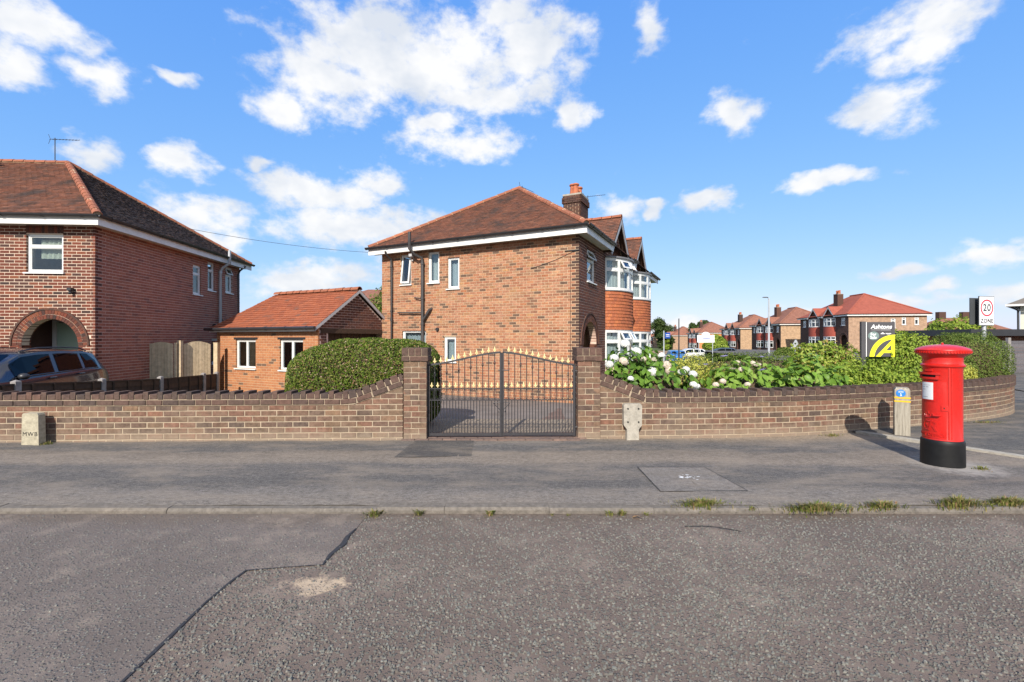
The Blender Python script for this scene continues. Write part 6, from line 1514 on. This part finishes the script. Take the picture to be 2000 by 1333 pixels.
for (C_, dz_, tl, en, lb, hg, bg_, ends) in FAR:
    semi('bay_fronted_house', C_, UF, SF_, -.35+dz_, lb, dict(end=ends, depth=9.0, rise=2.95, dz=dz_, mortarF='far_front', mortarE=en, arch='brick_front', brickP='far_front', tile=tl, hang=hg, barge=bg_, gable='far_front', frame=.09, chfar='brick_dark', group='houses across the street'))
# lane wall and fence by the far cars
lw = MB(); lw.box((24, 64, -.75), (20, .25, 1.2)); tag(lw.obj('lane_wall', brickfar('lane_brick', 0, (.22,.15,.12), (.17,.12,.10), (.3,.25,.2)), org=(24, 64, -1.3)), 'low brown brick wall behind the far parked cars', 'wall')
# signs and lamp posts
def pole(nm, label, x, y, z0, z1, r, mat, cat): 
    t = thing(nm, (x, y, z0), label, cat); MB().tube([(x, y, z0), (x, y, (z0+z1)/2), (x, y, z1)], [r*1.3, r, r*.8], 10).obj('pole', mat, t, smooth=40); return t
MT['sign_blue'] = plain('sign_blue', (.015,.06,.30), .4, .5, dirt=.05)
t = pole('blue_sign', 'blue sign plate on a tall pale post before the dark tree', 16.35, 49., -1.3, 2.42, .07, 'galv', 'sign')
m = MB(); m.box((16.72, 48.9, 1.9), (.56, .05, .62)); m.obj('plate', 'sign_blue', t); m = MB(); m.box((16.72, 48.87, 1.98), (.36, .01, .06)); m.box((16.72, 48.87, 1.82), (.36, .01, .04)); m.obj('plate_print', 'sign_white', t)
t = thing('school_sign', (16.16, 38, -1.2), 'white arched notice board on two thin posts', 'sign')
for x in (15.6, 16.75): MB().tube([(x, 38, -1.2), (x, 38, 1.9)], .035, 8).obj('post', 'galv', t)
m = MB(); m.box((16.16, 37.95, 1.55), (1.42, .05, .62)); m.prism(lambda p, q, r: V(16.16+p, r, 1.86+q), [(.34*math.cos(k*math.pi/10), .26*math.sin(k*math.pi/10)) for k in range(11)], 37.93, 37.97); bd_ = m.obj('board', 'sign_white', t)
m = MB(); m.box((16.2, 37.92, 1.58), (.6, .01, .05)); m.box((16.2, 37.92, 1.46), (.45, .01, .04)); m.obj('board_print', 'sign_blue', bd_)
pole('lamp_post', 'dark slender pole in front of the farthest roofs', 16.5, 45., -.6, 3.55, .06, 'iron', 'lamp post')
t = pole('lamp_post', 'tall pale street lamp with flat lantern in front of the bay houses', 25.4, 45., -.5, 5.55, .085, 'galv', 'lamp post')
MB().tube([(25.4, 45, 5.5), (25.25, 45, 5.62), (24.95, 45, 5.64)], .03, 6).obj('arm', 'galv', t); m = MB(); m.ball((25.05, 45, 5.65), (.32, .14, .06), 10, 7); m.obj('lantern', 'lead', t, smooth=40)
t = pole('warning_sign', 'back of a triangular road sign on a pale post', 23.65, 38., -.5, 1.3, .045, 'galv', 'sign')
m = MB(); m.prism(lambda p, q, r: V(23.65+p, r, 1.05+q), [(-.42, -.3), (.42, -.3), (.05, .42), (-.05, .42)], 37.93, 37.95); m.obj('plate', 'galv', t)
# opposite corner: flat roofed garage, fence, cream house
oc = thing('flat_roof_garage', (25, 23, -.4), 'flat black roofed brick garage across the side street', 'garage')
m = MB(); m.box((32, 27.2, .6), (16, 6, 2.2)); m.obj('wall', brickfar('brick_opp', 0, (.34,.14,.08), (.28,.12,.075), (.36,.27,.2)), oc)
m = MB(); m.box((31.9, 26.9, 1.87), (16.6, 7, .34)); m.obj('flat_roof', 'black_plastic', oc)
MT['fence_grey'] = pieces('fence_grey', [(0, (.10,.095,.105)), (1, (.14,.13,.14))], namt=.3)
ff = thing('panel_fence', (23, 22, -.4), 'grey overlap panel fence with concrete posts across the side street', 'fence')
for i in range(5):
    x = 21.9+i*1.85; y = 21.6+i*.2
    m = MB(); m.box((x, y-.02, .55), (.13, .13, 2.1)); m.obj('post', 'post_concrete', ff)
    for k in range(11): m = MB(); m.hexa(lambda a, b, z: V(x+a, y+b+a*.108, z), .07, 1.78, .0+.02*(k % 2)*0, .02, -.25+k*.155, -.25+k*.155+.15); ob = m.obj('board', 'fence_grey', ff); ob.rotation_euler = (0, 0, 0)
    m = MB(); m.hexa(lambda a, b, z: V(x+a, y+b+a*.108, z), .07, 1.78, -.03, .04, -.5, -.27); m.obj('gravel_board', 'concrete', ff)
ch_ = thing('cream_house', (31, 27, -.4), 'cream rendered house corner with grey tiled roof at the street mouth', 'house')
MT['cream'] = plain('cream_render', (.62,.60,.52), .9, .1, dirt=.08); MT['tile_grey'] = pieces('tile_grey', [(0, (.16,.14,.12)), (1, (.21,.18,.15))], namt=.3)
CP = frame2((35.3, 31.6), (.79, .613), (.613, -.79))          # a: back along the side wall, b: along the front
m = MB(); m.hexa(CP, 0, 8, 0, 9, -.5, 3.95); m.obj('wall', 'cream', ch_)
m = MB(); m.add([CP(-.6,-.6,3.95), CP(8.6,-.6,3.95), CP(8.6,9.6,3.95), CP(-.6,9.6,3.95), CP(4,4,6.6), CP(4,5.5,6.6)], [(0,1,4), (1,2,5,4), (2,3,5), (3,0,4,5), (0,3,2,1)]); m.obj('roof', 'tile_grey', ch_)
m = MB(); m.hexa(CP, -.62, 8.6, -.66, -.58, 3.8, 3.94); m.hexa(CP, -.68, -.6, -.66, 9.6, 3.8, 3.94); m.obj('gutter', 'white_paint', ch_); MB().tube([CP(-.5, -.5, 3.85), CP(-.1, -.1, 3.5), CP(-.08, -.08, -.3)], .06, 8).obj('downpipe', 'black_plastic', ch_)
# more roofs beyond the side street
for (x, y, z, w_, d_, h_, lb) in ((84, 86, 0, 14, 9, 5.4, 'distant brown roofed house behind the flat black roof'), (72, 110, -1, 14, 9, 5.0, 'distant low brown roof behind the round clipped hedge')):
    t = thing('distant_house', (x, y, -1.5), lb, 'house'); m = MB(); m.box((x, y, z+.5), (w_, d_, 5)); m.obj('wall', 'far_end1', t)
    m = MB(); e = z+2.6; m.add([(x-w_/2-.4, y-d_/2-.4, e), (x+w_/2+.4, y-d_/2-.4, e), (x+w_/2+.4, y+d_/2+.4, e), (x-w_/2-.4, y+d_/2+.4, e), (x-w_/2+4, y, e+2.9), (x+w_/2-4, y, e+2.9)], [(0,1,5,4), (1,2,5), (2,3,4,5), (3,0,4)]); r_ = m.obj('roof', 'tile_farbrown', t)
    for k in (-3, 1.5): m = MB(); m.box((x+k, y, e+3.2), (1.3, .8, 1.6)); m.obj('chimney', 'brick_dark', r_)
